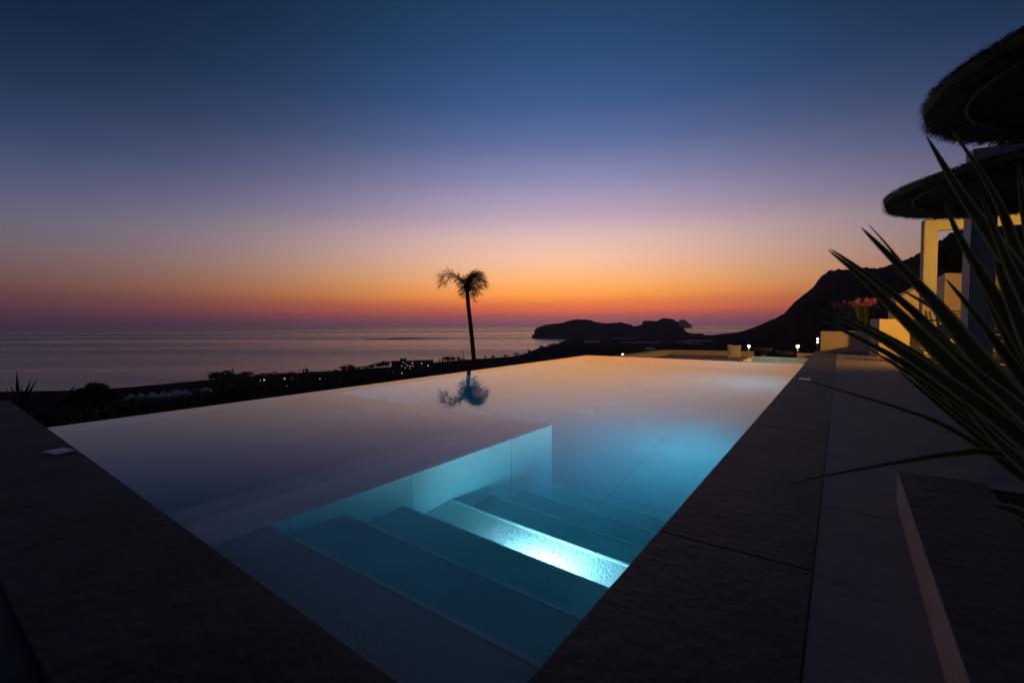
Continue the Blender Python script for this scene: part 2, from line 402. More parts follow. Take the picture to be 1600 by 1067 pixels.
inl = MB(); inl.lathe((-2.79, 5.6, -DEPTH), [(0, .012), (.10, .012), (.12, .004), (.12, 0)]); inl.build('floor_inlet', M_PLATE, pool)
jm = MB()
for yy in (3.6, 5.07, 6.9, 8.9): jm.box((xi1+.3, yy, -DEPTH), (XR, yy+.004, -DEPTH+.0015))
for xx in (-1.57, -3.0, -4.3): jm.box((xx, YW1, -DEPTH), (xx+.004, Y_FAR-.25, -DEPTH+.0012))
jm.build('floor_joint', M_CONC, pool)
# lamps under water: one in the riser above the fourth tread, two in the right side wall
def pool_lamp(p, d, power, size=.13, spread=170):
    d = Vector(d).normalized(); a = d.orthogonal().normalized(); b = d.cross(a)
    rg = MB(); rg.tube([Vector(p)+d*.001, Vector(p)+d*.012], [.085, .078], 24); o = rg.build('pool_light', M_PLATE, pool)
    ln = MB(); ln.tube([Vector(p)+d*.0125, Vector(p)+d*.016], [.06, .055], 20); sub(ln, 'lens', M_LENS, o, pool)
    area_light('pool_lamp', Vector(p)+d*.02, d, size, power, (.84, .92, 1.0), spread)
pool_lamp((-1.13, 1.984*k, -.560), (0, 1, 0), 13, .11, 178)
pool_lamp((XR, 4.9, -.42), (-1, 0, -.12), 68, .24)
pool_lamp((XR, 9.2, -.42), (-1, 0, -.12), 68, .2)

# water body
mb = MB()
mb.prism([(xi0-.004, y_near(xi0)-.08), (XR+.06, y_near(XR)-.06), (XR+.06, Y_FAR+.006), (xi1-.004, Y_FAR+.006)], -DEPTH-.1, 0.0)
wat = mb.build('pool_water', M_WATER); struct(wat)

# ------------------------------------------------------------------ decks
def slabs(mb, x0, x1, ys, z0, z1, gap=.0025, ny=None):
    for a, b in zip(ys, ys[1:]):
        mb.box((x0, a+gap/2, z0), (x1, b-gap/2, z1))
CZ = .030
mb = MB(); slabs(mb, XR, -.0575, [-.4, 1.78, 4.1, 6.4, 8.7, 11.0, 13.3, 16.1], -.05, CZ)
struct(mb.build('pool_coping', M_COPE, bevel=.004))
mb = MB()
xs = [XR-.002, -7.52]
for a, b in zip(xs, xs[1:]):
    mb.prism([(b, .20), (a, .20), (a, y_near(a)), (b, y_near(b))], -.05, CZ-.001)
struct(mb.build('pool_coping', M_COPE, bevel=.004))
mb = MB(); mb.box((-7.5, .25, -3.2), (xi0-.45, .66, -.051)); tag(mb.build('retaining_wall', M_CONC), 'dark retaining wall under the left end of the pool coping', 'wall')
mb = MB(); slabs(mb, -.0572, 3.4, [-.5, 2.448, 5.4, 8.35, 11.3, 14.2, 16.1], -.05, CZ-.003)
struct(mb.build('path', M_PATH, bevel=.003))
mb = MB(); mb.box((-9, -6, -.06), (XR-.01, .1985, .012)); mb.box((XR-.008, -6, -.06), (6, -.51, .012)); struct(mb.build('terrace', M_COPE))
mb = MB(); mb.box((-7.4, -5.8, -3.1), (6, .18, -.07)); mb.box((XR+.302, .18, -3.1), (6, 16.0, -.07)); struct(mb.build('terrace_base', M_CONC))

# little white plates let into the coping
def deck_plate(cx, cy, sx, sy, rz, label):
    t_ = thing('deck_plate', (cx, cy, CZ-.001), label, 'cover plate', 'white cover plates in the pool coping'); t_.rotation_euler = (0, 0, rz)
    m = MB(); m.box((-sx, -sy, 0), (sx, sy, .008)); p = m.build('frame', M_PLATE, t_, org=(0, 0, 0), bevel=.003)
    m = MB(); m.box((-sx*.72, -sy*.66, .0082), (sx*.62, sy*.66, .0095)); m.build('lid', M_PLATE, t_, org=(0, 0, 0))
deck_plate(-4.125, .658, .078, .052, R(12), 'small white square cover plate on the dark left coping')
deck_plate(-.408, 7.84, .07, .16, 0, 'small white cover plate on the right coping near the far end of the pool')

# low raised planter in which the spiky plant grows: pale side, dark soil
BZ = .172
bed = thing('garden_planter', (.22, 2.66, 0), 'low raised planter with a pale side face and dark bed at lower right', 'planter')
mb = MB(); mb.prism([(.196, -.4), (.236, -.4), (.262, 2.64), (.222, 2.64)], CZ-.004, BZ); mb.prism([(.2225, 2.6402), (2.4, 2.6402), (2.4, 2.68), (.2225, 2.68)], CZ-.004, BZ-.001)
mb.build('wall', M_WALLP, bed, bevel=.002)
mb = MB(); mb.prism([(.197, -.4), (.50, -.4), (.50, 2.679), (.2232, 2.679)], BZ+.0005, BZ+.006); mb.build('cap', M_COPE, bed)
mb = MB(); mb.prism([(.236, -.4), (2.4, -.4), (2.4, 2.64), (.262, 2.64)], CZ-.004, BZ-.006); mb.build('soil', M_SOIL, bed)
# ------------------------------------------------------------------ spiky plant in the foreground
def blade(mb, pts, wid, nseg=26, fold=.18):
    """pts: list of world points base->tip, wid: width at base; leaf with margin uv"""
    P = [Vector(p) for p in pts]
    def cr(t):
        n = len(P)-1; x = min(t*n, n-1e-6); i = int(x); f = x-i
        p0 = P[max(i-1, 0)]; p1 = P[i]; p2 = P[i+1]; p3 = P[min(i+2, n)]
        return .5*((2*p1)+(p2-p0)*f+(2*p0-5*p1+4*p2-p3)*f*f+(3*p1-p0-3*p2+p3)*f**3)
    base = len(mb.v)
    for i in range(nseg+1):
        t = i/nseg; p = cr(t); d = (cr(min(1, t+.01))-cr(max(0, t-.01))).normalized()
        view = (p-CAM).normalized()
        nrm = (Vector((.25, .2, 1)).normalized()*.35 - view*.9).normalized()
        s = d.cross(nrm).normalized(); n2 = s.cross(d)
        w = wid*(.72+.28*math.sin(math.pi*min(1, t*1.4)))*(1-t**2.4)**.8+.0004
        mb.v += [tuple(p-s*w), tuple(p+n2*(w*fold)), tuple(p+s*w)]
        for q, u in enumerate((0, .5, 1)): mb.uv[base+i*3+q] = (u, t)
    for i in range(nseg):
        o = base+i*3
        mb.f += [(o, o+1, o+4, o+3), (o+1, o+2, o+5, o+4)]
CROWN = at_d(1790, 850, .80)
plant = thing('spiky_plant', (CROWN.x, CROWN.y, BZ), 'large spiky plant with yellow edged sword leaves rising at the right edge of the paving', 'plant')
LV = [ # (tip..mid px points tip->base side), depths tip->base, half width px at mid
 ([(1447, 212), (1500, 300), (1560, 385), (1625, 480), (1700, 640)], (.95, .80), 15),
 ([(1484, 200), (1528, 262), (1566, 330), (1592, 405), (1640, 520), (1710, 660)], (1.0, .84), 9),
 ([(1293, 390), (1345, 432), (1400, 486), (1475, 560), (1550, 640), (1640, 730)], (.95, .74), 13),
 ([(1296, 388), (1350, 425), (1420, 480), (1500, 560), (1590, 650), (1680, 740)], (1.05, .84), 10),
 ([(1345, 355), (1400, 410), (1462, 475), (1530, 560), (1600, 640), (1690, 740)], (.90, .72), 16),
 ([(1356, 350), (1385, 382), (1420, 425), (1480, 500), (1560, 600), (1680, 730)], (1.15, .9), 4),
 ([(1476, 318), (1500, 372), (1540, 440), (1600, 540), (1680, 680)], (1.0, .82), 11),
 ([(1477, 435), (1510, 474), (1560, 540), (1620, 620), (1700, 730)], (.95, .8), 9),
 ([(1393, 445), (1430, 465), (1470, 492), (1540, 570), (1650, 690)], (1.1, .85), 5),
 ([(1278, 483), (1330, 505), (1395, 540), (1470, 590), (1560, 655), (1660, 740)], (.88, .72), 12),
 ([(1276, 497), (1335, 525), (1400, 560), (1480, 612), (1580, 690), (1680, 770)], (.95, .78), 9),
 ([(1310, 480), (1365, 520), (1430, 560), (1520, 630), (1640, 730)], (1.1, .88), 6),
 ([(1250, 592), (1320, 612), (1400, 636), (1470, 662), (1540, 703), (1600, 748), (1690, 812)], (.95, .74), 5),
 ([(1232, 757), (1290, 743), (1360, 730), (1440, 716), (1500, 708), (1540, 706), (1610, 725), (1700, 790)], (.86, .76), 6),
 ([(1548, 345), (1562, 420), (1585, 480), (1630, 580), (1700, 700)], (.9, .78), 13),
 ([(1400, 560), (1450, 610), (1520, 665), (1600, 720), (1700, 790)], (.84, .7), 7),
 ([(1530, 300), (1570, 400), (1620, 500), (1700, 650)], (.78, .66), 12),
 ([(1590, 250), (1610, 380), (1660, 520), (1720, 660)], (.9, .74), 14),
 ([(1440, 500), (1500, 560), (1570, 620), (1650, 690), (1720, 760)], (.8, .66), 14),
 ([(1546, 789), (1590, 800), (1640, 835), (1700, 870), (1750, 880)], (.62, .6), 24),
 ([(1500, 520), (1550, 580), (1600, 625), (1660, 690), (1730, 780)], (1.0, .8), 16),
 ([(1460, 480), (1520, 560), (1590, 650), (1660, 730), (1740, 810)], (1.1, .85), 15),
 ([(1380, 520), (1440, 575), (1520, 640), (1600, 705), (1700, 790)], (1.0, .8), 10),
 ([(1340, 500), (1420, 545), (1500, 605), (1590, 680), (1700, 780)], (1.15, .85), 11),
 ([(1520, 420), (1560, 500), (1610, 590), (1680, 700), (1740, 800)], (1.1, .84), 15),
 ([(1575, 440), (1600, 520), (1640, 620), (1700, 740)], (1.0, .8), 16),
 ([(1500, 620), (1550, 680), (1620, 740), (1720, 810)], (.75, .66), 13),
 ([(1570, 560), (1620, 640), (1680, 720), (1740, 800)], (1.2, .85), 20),
 ([(1400, 575), (1470, 635), (1550, 700), (1640, 770), (1720, 820)], (.9, .74), 9),
 ([(1450, 590), (1510, 650), (1590, 715), (1700, 800)], (1.05, .82), 14),
 ([(1470, 560), (1530, 615), (1600, 680), (1700, 780)], (1.2, .86), 16),
 ([(1540, 640), (1590, 700), (1650, 755), (1740, 820)], (.95, .76), 15),
 ([(1350, 540), (1430, 590), (1520, 655), (1620, 730), (1720, 810)], (1.25, .88), 9),
 ([(1420, 500), (1490, 575), (1570, 650), (1650, 720), (1730, 800)], (.92, .74), 11),
]
for pts, (d0, d1), hw in LV:
    n = len(pts); W = []
    for i, (x, y) in enumerate(pts): W.append(at_d(x, y, d0+(d1-d0)*i/(n-1)))
    base = CROWN + Vector((random.uniform(-.03, .03), random.uniform(-.03, .03), random.uniform(-.03, .02)))
    W.append(base); W = W[::-1]
    mb = MB(); blade(mb, W, 1.08*hw*((d0+d1)/2)/F); mb.build('leaf', M_YUCCA, plant, smooth=True)
for i in range(26):                                    # leaves on the far sides of the rosette, beyond the frame
    a = random.uniform(-2.4, 1.2); l = random.uniform(.5, .8); e = random.uniform(.25, 1.2)
    dv = Vector((math.cos(a)*math.cos(e), math.sin(a)*math.cos(e), math.sin(e)))
    if dv.dot(rt) < .15: dv = dv - rt*(dv.dot(rt)-.3)
    pts = [CROWN+dv*l*t+Vector((0, 0, -.16*t*t)) for t in (0, .35, .7, 1)]
    mb = MB(); blade(mb, pts, .013); mb.build('leaf', M_YUCCA, plant, smooth=True)
mb = MB(); mb.tube([(CROWN.x, CROWN.y, BZ-.02), CROWN+Vector((0, 0, -.1)), CROWN], [.07, .06, .045], 12); mb.build('stem', M_BARK, plant, smooth=True)

# ------------------------------------------------------------------ palm beyond the infinity edge
PD = 26.3
def pp(x, y, dd=0): return at_d(x, y, PD+dd)
b0, _ = ground_at(744, 640) ; pb = pp(746, 640); gz = None
d_ = ray(746, 640); aa = px_az(746); rbase = math.hypot(pb.x, pb.y)
base = Vector((pb.x, pb.y, ground(aa, rbase)))
palm = thing('palm_tree', base, 'tall slim palm leaning slightly left beyond the infinity edge, one frond arching left', 'palm tree')
mb = MB(); tp = [base, pp(743.5, 600), pp(741, 568), pp(738.5, 540), pp(735, 505), pp(732, 480), pp(730.5, 462), pp(730, 450)]
mb.tube(tp, [.20, .14, .125, .125, .12, .115, .12, .10], 12); mb.build('trunk', M_BARK, palm, smooth=True)
def frond(pts, ll=.42, n=30, droop=.5, seed=0, wid=.009):
    rnd = random.Random(seed); P = [Vector(p) for p in pts]; mb = MB()
    def cr(t):
        n_ = len(P)-1; x = min(t*n_, n_-1e-6); i = int(x); f = x-i
        p0 = P[max(i-1, 0)]; p1 = P[i]; p2 = P[i+1]; p3 = P[min(i+2, n_)]
        return .5*((2*p1)+(p2-p0)*f+(2*p0-5*p1+4*p2-p3)*f*f+(3*p1-p0-3*p2+p3)*f**3)
    mb.tube([cr(i/14) for i in range(15)], [.028*(1-.8*i/14) for i in range(15)], 5)
    for i in range(n):
        t = .12+.88*i/(n-1); p = cr(t); d = (cr(min(1, t+.02))-cr(t-.02)).normalized()
        s = d.cross(Vector((0, 0, 1)))
        if s.length < .2: s = rt.copy()
        s.normalize(); u = s.cross(d)
        for sg in (-1, 1):
            for rep in range(2):
                l = ll*1.4*(.55+.45*math.sin(math.pi*min(1, t*.9+.1)))*rnd.uniform(.75, 1.15)
                dv = (d*rnd.uniform(.35, .7)+s*sg*rnd.uniform(.35, .9)+u*rnd.uniform(-.6, 1.0)).normalized()
                m = p+dv*l*.5; e = p+dv*l+Vector((0, 0, -droop*l*rnd.uniform(-.2, .9)))
                wv = dv.cross(Vector((rnd.uniform(-1, 1), rnd.uniform(-1, 1), rnd.uniform(-1, 1)))).normalized()*wid
                mb.add([p-wv*.6, p+wv*.6, m+wv, e, m-wv], [(0, 1, 2, 4), (4, 2, 3)])
    return mb
FR = [([(730, 450), (722, 440), (712, 431), (701, 428), (692, 433), (690, 446)], 0, .55, 48),
      ([(730, 449), (735, 436), (743, 428), (752, 430), (758, 441)], .1, .42, 26),
      ([(730, 449), (737, 438), (747, 433), (755, 440), (759, 450)], -.4, .42, 26),
      ([(730, 451), (738, 443), (745, 443), (749, 452), (750, 459)], .5, .36, 22),
      ([(731, 452), (737, 452), (740, 460), (742, 471)], -.2, .26, 22),
      ([(729, 452), (724, 449), (721, 453), (720, 461)], .3, .3, 20),
      ([(730, 449), (732, 436), (738, 426), (746, 425), (753, 430)], .7, .36, 22),
      ([(730, 449), (725, 440), (718, 437), (711, 439)], -.7, .28, 18),
      ([(730, 449), (731, 440), (734, 433), (740, 431)], -1.3, .32, 20),
      ([(730, 449), (728, 441), (729, 437), (733, 437)], 1.3, .34, 20),
      ([(730, 451), (727, 446), (724, 449), (725, 457)], -.9, .3, 18),
      ([(731, 451), (736, 447), (741, 450), (744, 458)], -1.1, .34, 20),
      ([(731, 450), (735, 443), (739, 444), (742, 452)], 1.2, .34, 20),
      ([(731, 452), (735, 455), (736, 461), (737, 466)], .4, .2, 14),
      ([(730, 449), (737, 434), (745, 430), (752, 436), (756, 446)], 1.4, .4, 28),
      ([(730, 449), (736, 434), (742, 432), (747, 440), (748, 450)], -1.5, .4, 28),
      ([(730, 449), (731, 438), (736, 431), (743, 431)], .2, .4, 26),
      ([(730, 449), (733, 441), (738, 437), (745, 438)], -.6, .4, 26),
      ([(730, 450), (726, 444), (721, 442), (716, 446)], .9, .3, 22),
      ([(730, 449), (723, 440), (714, 434), (704, 434), (697, 442)], .8, .36, 26),
      ([(731, 452), (735, 449), (740, 453), (742, 462)], .9, .32, 20),
      ([(729, 452), (726, 454), (724, 459), (724, 465)], -.4, .24, 16)]
for i, (pts, dd, ll, n) in enumerate(FR):
    W = [pp(x, y, dd*(j/(len(pts)-1))) for j, (x, y) in enumerate(pts)]
    frond(W, ll, n, .55, i).build('frond', M_PALM, palm)
mb = MB(); c = pp(730, 447)
mb.lathe((c.x, c.y, c.z), [(.02, -.5), (.13, -.35), (.2, -.1), (.17, .12), (.05, .28), (.005, .3)], 12); mb.build('crownshaft', M_BARK, palm, smooth=True)

# ------------------------------------------------------------------ trees and bushes
def leaf_crown(rx, rz, n, ls, seed, m=M_LEAFD, name='crown', parent=None, c=(0, 0, 0), clumps=9):
    rnd = random.Random(seed); mb = MB(); cl = []
    for i in range(clumps):
        th = rnd.uniform(0, 6.283); u = rnd.uniform(-.5, 1); rr = math.sqrt(max(0, 1-u*u))*.62
        cl.append((Vector((math.cos(th)*rr*rx, math.sin(th)*rr*rx, u*rz*.6)), rnd.uniform(.32, .55)))
    for i in range(n):
        q, s = rnd.choice(cl)
        v = Vector((rnd.gauss(0, 1), rnd.gauss(0, 1), rnd.gauss(0, 1))).normalized()*(rnd.random()**.45)
        p = q+Vector((v.x*rx*s, v.y*rx*s, v.z*rz*s))+Vector(c)
        a = Vector((rnd.gauss(0, 1), rnd.gauss(0, 1), rnd.gauss(0, 1))).normalized(); b = a.orthogonal().normalized(); l = ls*rnd.uniform(.6, 1.4)
        mb.add([p-a*l, p+b*l*.45, p+a*l, p-b*l*.45], [(0, 1, 2, 3)])
    return mb
def make_tree(kind, seed):
    t_ = thing({'bush': 'bush', 'tree': 'tree', 'pine': 'pine_tree', 'cypress': 'cypress_tree'}[kind], (0, 0, -500), 'x', 'tree')
    o = Vector((0, 0, 0)); rnd = random.Random(seed)
    if kind == 'pine':
        mb = MB(); mb.tube([(0, 0, 0), (0, 0, 1)], [.03, .008], 6); mb.build('trunk', M_BARK, t_, org=o)
        mb = MB()
        for j in range(11):
            z = .18+.78*j/10; rr = .2*(1-.85*j/10)
            for q in range(9):
                a = q*.698+j; e = Vector((math.cos(a)*rr, math.sin(a)*rr, z+.02)); p = Vector((0, 0, z)); s = Vector((-math.sin(a), math.cos(a), 0))*.016
                mb.add([p-s, e-s, e+s, p+s], [(0, 1, 2, 3)]); s2 = Vector((0, 0, .014)); mb.add([p-s2, e-s2, e+s2, p+s2], [(0, 1, 2, 3)])
        mb.build('crown', M_LEAFD, t_, org=o)
    else:
        rx, rz, h = {'bush': (.6, .42, .34), 'tree': (.42, .36, .66), 'cypress': (.14, .5, .5)}[kind]
        mb = MB(); mb.tube([(0, 0, -.1), (.02, 0, h*.6), (.0, .02, h)], [.035, .025, .015], 6)
        for q in range(4):
            a = q*1.6; mb.tube([(0, 0, h*.55), (math.cos(a)*rx*.4, math.sin(a)*rx*.4, h+.05)], [.018, .006], 5)
        mb.build('trunk', M_BARK, t_, org=o)
        leaf_crown(rx, rz, 520, .05, seed, M_LEAFD, c=(0, 0, h), clumps=10).build('crown', M_LEAFD, t_, org=o)
    return t_
protos = {}
for kd, ns in (('bush', 3), ('tree', 3), ('pine', 1), ('cypress', 1)):
    protos[kd] = [make_tree(kd, 11*i+len(kd)) for i in range(ns)]
used = set()
def plant_tree(kind, px, py, hpx, label, group=None, wide=1.0, idx=None, r_=None):
    """px,py: foot in the photograph; hpx its height there"""
    if r_ is None: p, r = ground_at(px, py)
    else:
        p = at_r(px, py, r_); r = r_
    h = hpx*r/F*math.cos(px_az(px))*1.0
    pr = protos[kind]; s = pr[idx if idx is not None else random.randrange(len(pr))]
    rz = random.uniform(0, 6.28); scl = (h*wide, h*wide, h)
    if s.name not in used and not s.get('done'):
        s['done'] = 1; s.location = p; s.rotation_euler = (0, 0, rz); s.scale = scl; s['label'] = label
        if group: s['group'] = group
        s['category'] = {'bush': 'bush'}.get(kind, 'tree'); o = s
    else:
        o = copy_thing(s, p, rz, scl, label, group); o['category'] = {'bush': 'bush'}.get(kind, 'tree')
        if not group and 'group' in o: del o['group']
        if 'done' in o: del o['done']
    return o
plant_tree('pine', 364, 600, 27, 'tall pointed pine with tiered branches standing above the dark trees on the shore', None)
G = 'dark bushes on the slope beyond the pool'; LB = 'dark rounded bush on the slope between the infinity edge and the sea'
def edge_y(px): return 669+(px-67)*-.1342                    # where the infinity edge runs in the photograph
rs_ = random.Random(3)
x = 70
while x < 912:                                            # row close below the infinity edge
    ey = edge_y(x); sy = interp(SHORE, x)
    band = ey-sy
    if band > 8:
        y = sy + band*rs_.uniform(.45, 1.0)
        plant_tree('bush', x, y+3, rs_.uniform(.35, .6)*min(band, 26)+4, LB, G, wide=rs_.uniform(1.0, 1.6))
    x += rs_.uniform(9, 17)
x = 90
while x < 905:
    ey = edge_y(x); sy = interp(SHORE, x); band = ey-sy
    y = sy + band*rs_.uniform(.08, .5)
    if band > 5 and not (180 < x < 332 and y < 632):
        plant_tree('bush', x, y+2, rs_.uniform(4, 9), LB, G, wide=rs_.uniform(1.1, 1.8))
    x += rs_.uniform(8, 15)
SG = 'trees along the shore'; SL = 'dark tree silhouetted against the sea along the shore'
for x, y, h in ((338, 603, 16), (350, 602, 17), (362, 603, 14), (376, 599, 13), (386, 597, 12), (397, 598, 9), (408, 594, 8), (420, 592, 7), (428, 592, 8), (456, 590, 7), (536, 584, 9), (544, 583, 10), (552, 584, 9),
                (570, 581, 7), (580, 580, 8), (590, 579, 9), (598, 578, 10), (604, 577, 9), (696, 568, 8), (704, 568, 8), (715, 567, 7), (724, 567, 5), (770, 561, 4), (790, 560, 4), (806, 558, 5), (826, 553, 5), (845, 547, 5), (860, 543, 4),
                (560, 582, 7), (500, 587, 5), (515, 586, 5), (525, 585, 6), (486, 588, 6)):
    plant_tree('tree', x, y, h*1.4, SL, SG, wide=rs_.uniform(1.2, 1.9))
for x, h in ((687, 9), (692, 11), (700, 12), (708, 11), (716, 10), (478, 12), (474, 9), (481, 9), (758, 8), (772, 5)):
    plant_tree('cypress', x, interp(SHORE, x)+3, h, 'slim upright dark tree poking above the shoreline trees', 'slim trees along the shore', wide=1.0)
for x, y, h in ((905, 548, 7), (930, 546, 8), (945, 540, 5), (980, 540, 4), (1010, 538, 4), (1080, 534, 4), (1100, 536, 5), (1125, 534, 4), (885, 548, 7), (1160, 534, 5), (1190, 533, 6), (1205, 534, 5), (1230, 531, 6), (1250, 529, 6), (1262, 527, 8), (1020, 545, 6), (1215, 530, 6), (1240, 534, 7)):
    plant_tree('bush', x, y+2, h, 'low dark bush on the plain in front of the headland', 'bushes on the plain before the headland', wide=1.5)

# leafy tree behind the house wall at the right
def big_tree(px, py, dep, rx, rz, label, seed, gz=0):
    p = at_d(px, py, dep); t_ = thing('tree', (p.x, p.y, gz), label, 'tree')
    mb = MB(); c = Vector((p.x, p.y, p.z))
    mb.tube([(p.x, p.y, gz), c-Vector((0, 0, rz*.4)), c], [.16, .11, .05], 8)
    for q in range(6):
        a = q*1.05; mb.tube([c-Vector((0, 0, rz*.5)), c+Vector((math.cos(a)*rx*.6, math.sin(a)*rx*.6, rz*.3))], [.06, .015], 5)
    mb.build('trunk', M_BARK, t_, smooth=True)
    leaf_crown(rx, rz, 9000, .10, seed, c=c, clumps=16).build('crown', M_LEAF, t_)
big_tree(1530, 398, 19, 1.5, 1.2, 'dark leafy tree rising behind the yellow lit wall left of the white post', 5)
big_tree(1640, 370, 18, 2.4, 1.7, 'broad dark tree behind the house at the right edge', 6)

# agaves and fan palm at the left end of the pool
def agave(px, py, dep, leaves, label, name='agave'):
    p = at_d(px, py, dep); t_ = thing(name, p, label, 'plant')
    for (tx, ty, hw, dd) in leaves:
        tip = at_d(tx, ty, dep+dd); mid = (p+tip)*.5+Vector((0, 0, .0))+(tip-p).cross(fwd).normalized()*random.uniform(-.03, .03)
        mb = MB(); w = hw*dep/F
        Pp = [p, mid, tip]; d = (tip-p).normalized(); s = d.cross(fwd).normalized(); n2 = s.cross(d)
        ring = []
        for i in range(9):
            t = i/8; q = p*(1-t)**2+mid*2*t*(1-t)+tip*t*t; ww = w*(.75+.5*math.sin(math.pi*t))*(1-t**2.2)+.001
            ring += [q-s*ww, q+n2*ww*.5, q+s*ww, q-n2*ww*.25]
        fs = [(i*4+k_, i*4+(k_+1) % 4, (i+1)*4+(k_+1) % 4, (i+1)*4+k_) for i in range(8) for k_ in range(4)]
        mb.add(ring, fs); mb.build('leaf', M_LEAFD, t_, smooth=True)
    # foot reaching the slope
    a = px_az(px); g = -2.9
    mb = MB(); mb.tube([(p.x, p.y, g), (p.x, p.y, p.z+.02)], [.05, .04], 8); mb.build('stem', M_LEAFD, t_)
agave(30, 640, 9.0, [(26, 579, 3.4, 0), (14, 596, 1.6, .2), (50, 590, 2.6, .1), (60, 590, 2.2, -.2), (8, 604, 1.6, .3), (34, 600, 2, -.2), (0, 612, 2, 0), (72, 618, 1.5, .2)], 'dark agave with upright sword leaves at the far left beyond the coping')
agave(96, 632, 10.0, [(119, 601, 2.6, 0), (90, 611, 1.5, .2), (84, 612, 1.2, -.1), (108, 612, 2, .3), (75, 616, 1.5, 0)], 'smaller dark agave with one leaf slanting right beyond the coping')
def fan_palm(px, py, dep, r, n, label):
    p = at_d(px, py, dep); t_ = thing('fan_palm', p, label, 'plant'); rnd = random.Random(px)
    for i in range(n):
        a = rnd.uniform(0, 6.283); e = rnd.uniform(.05, 1.5); l = r*rnd.uniform(.5, .7)
        dv = Vector((math.cos(a)*math.cos(e), math.sin(a)*math.cos(e), math.sin(e))); c = p+dv*l; mb = MB()
        mb.tube([p, c], .01, 5); s = dv.cross(Vector((0, 0, 1))).normalized(); u = s.cross(dv)
        for j in range(13):
            q = (j-6)/6*1.35; lv = (dv*math.cos(q)+s*math.sin(q)); L_ = r*.5*rnd.uniform(.85, 1.1); w_ = u.cross(lv).normalized()*.022
            m = c+lv*L_*.6; ee = c+lv*L_-Vector((0, 0, .04)); mb.add([c, m-w_, ee, m+w_], [(0, 1, 2, 3)])
        mb.build('frond', M_LEAFD, t_)
    mb = MB(); mb.tube([(p.x, p.y, -2.9), p], [.05, .045], 8); mb.build('trunk', M_LEAFD, t_)
fan_palm(148, 634, 9.5, .48, 26, 'bushy dark fan palm above the left end of the infinity edge')
fan_palm(122, 640, 9.0, .4, 20, 'low dark fan palm beside the smaller agave')
fan_palm(174, 636, 10.5, .38, 20, 'dark fan palm right of the bushy one, near the white tent roofs')
# near hedge plants under the infinity edge
for i in range(30):
    x = 62+i*13+rs_.uniform(-3, 3); 
    if x > 470: break
    p = at_d(x, edge_y(x)-rs_.uniform(8, 22), 10+i*.3)
    s = protos['bush'][i % 3]; hgt = rs_.uniform(.9, 1.3)
    copy_thing(s, (p.x, p.y, p.z-hgt*rs_.uniform(.42, .62)), rs_.uniform(0, 6), (hgt*1.1, hgt*1.1, hgt), 'dense dark shrub directly below the infinity edge at the left', 'shrubs directly below the infinity edge')['category'] = 'bush'

# ------------------------------------------------------------------ far buildings and lights
def face_cam_axes(px):
    d = ray(px, 506); d.z = 0; d.normalize(); return d, Vector((d.y, -d.x, 0))
def far_building(x0, x1, ytop, ybase, depth_m, label, name='hotel_building', floors=3, wins=(), step_=None, roofm=None):
    roofm = roofm or M_FARW
    xc = (x0+x1)/2; p, r = ground_at(xc, ybase); s_ = r/F*math.cos(px_az(xc)); d, sdir = face_cam_axes(xc)
    hw = (x1-x0)/2*r/F*math.cos(px_az(xc))**2*1.0; h = (ybase-ytop)*r/F*math.cos(px_az(xc))
    t_ = thing(name, p, label, 'building')
    mb = MB(); mb.obox(p+Vector((0, 0, h/2-4)), sdir, d, Vector((0, 0, 1)), hw, depth_m/2, h/2+4)
    wall = mb.build('wall', roofm, t_)
    mb = MB()
    mb.obox(p+Vector((0, 0, h+.25)), sdir, d, Vector((0, 0, 1)), hw+.3, depth_m/2+.3, .25)
    if step_: mb.obox(p+sdir*(step_[0]*hw)+Vector((0, 0, h+.5+step_[2]*.5)), sdir, d, Vector((0, 0, 1)), step_[1]*hw, depth_m/3, step_[2]*.5)
    mb.build('roof', roofm, t_)
    for (wx, wy, ws, lit) in wins:                        # given in photo pixels
        q = p+sdir*((wx-xc)*s_)+Vector((0, 0, (ybase-wy)*s_))-d*(depth_m/2+.06)
        mb = MB(); mb.obox(q, sdir, d, Vector((0, 0, 1)), ws*s_*.5, .05, ws*s_*.5); mb.build('window', M_FARL if lit else M_METAL, t_)
    return t_
W = [(630, 565.5, .9, 1), (634, 568, .8, 1), (637, 571, 1, 1), (641, 571.5, 1, 1), (645, 571.6, 1, 1), (643, 567, .9, 1), (628, 571, 1, 1), (633, 574, .9, 1), (640, 575, .8, 1),
     (659, 567, 1.3, 1), (659, 571.5, 1.2, 1), (669, 570.5, 1.6, 1), (650, 568, .9, 0), (664, 568, .9, 0), (616, 569, .9, 0), (620, 572, .9, 0), (654, 572, .9, 0)]
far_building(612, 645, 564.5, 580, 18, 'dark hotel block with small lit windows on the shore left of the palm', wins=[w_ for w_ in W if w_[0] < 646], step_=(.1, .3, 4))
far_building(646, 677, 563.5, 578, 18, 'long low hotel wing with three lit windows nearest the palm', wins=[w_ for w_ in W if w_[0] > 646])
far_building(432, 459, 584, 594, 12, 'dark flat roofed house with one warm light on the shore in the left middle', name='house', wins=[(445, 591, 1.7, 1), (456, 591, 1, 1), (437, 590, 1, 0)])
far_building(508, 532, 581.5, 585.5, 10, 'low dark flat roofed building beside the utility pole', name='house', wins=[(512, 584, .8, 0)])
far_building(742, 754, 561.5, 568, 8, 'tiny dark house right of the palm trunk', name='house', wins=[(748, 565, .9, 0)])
far_building(793, 822, 561, 566, 9, 'low pale roofed shed above the middle of the infinity edge', name='house', wins=[(800, 564, .8, 0)])
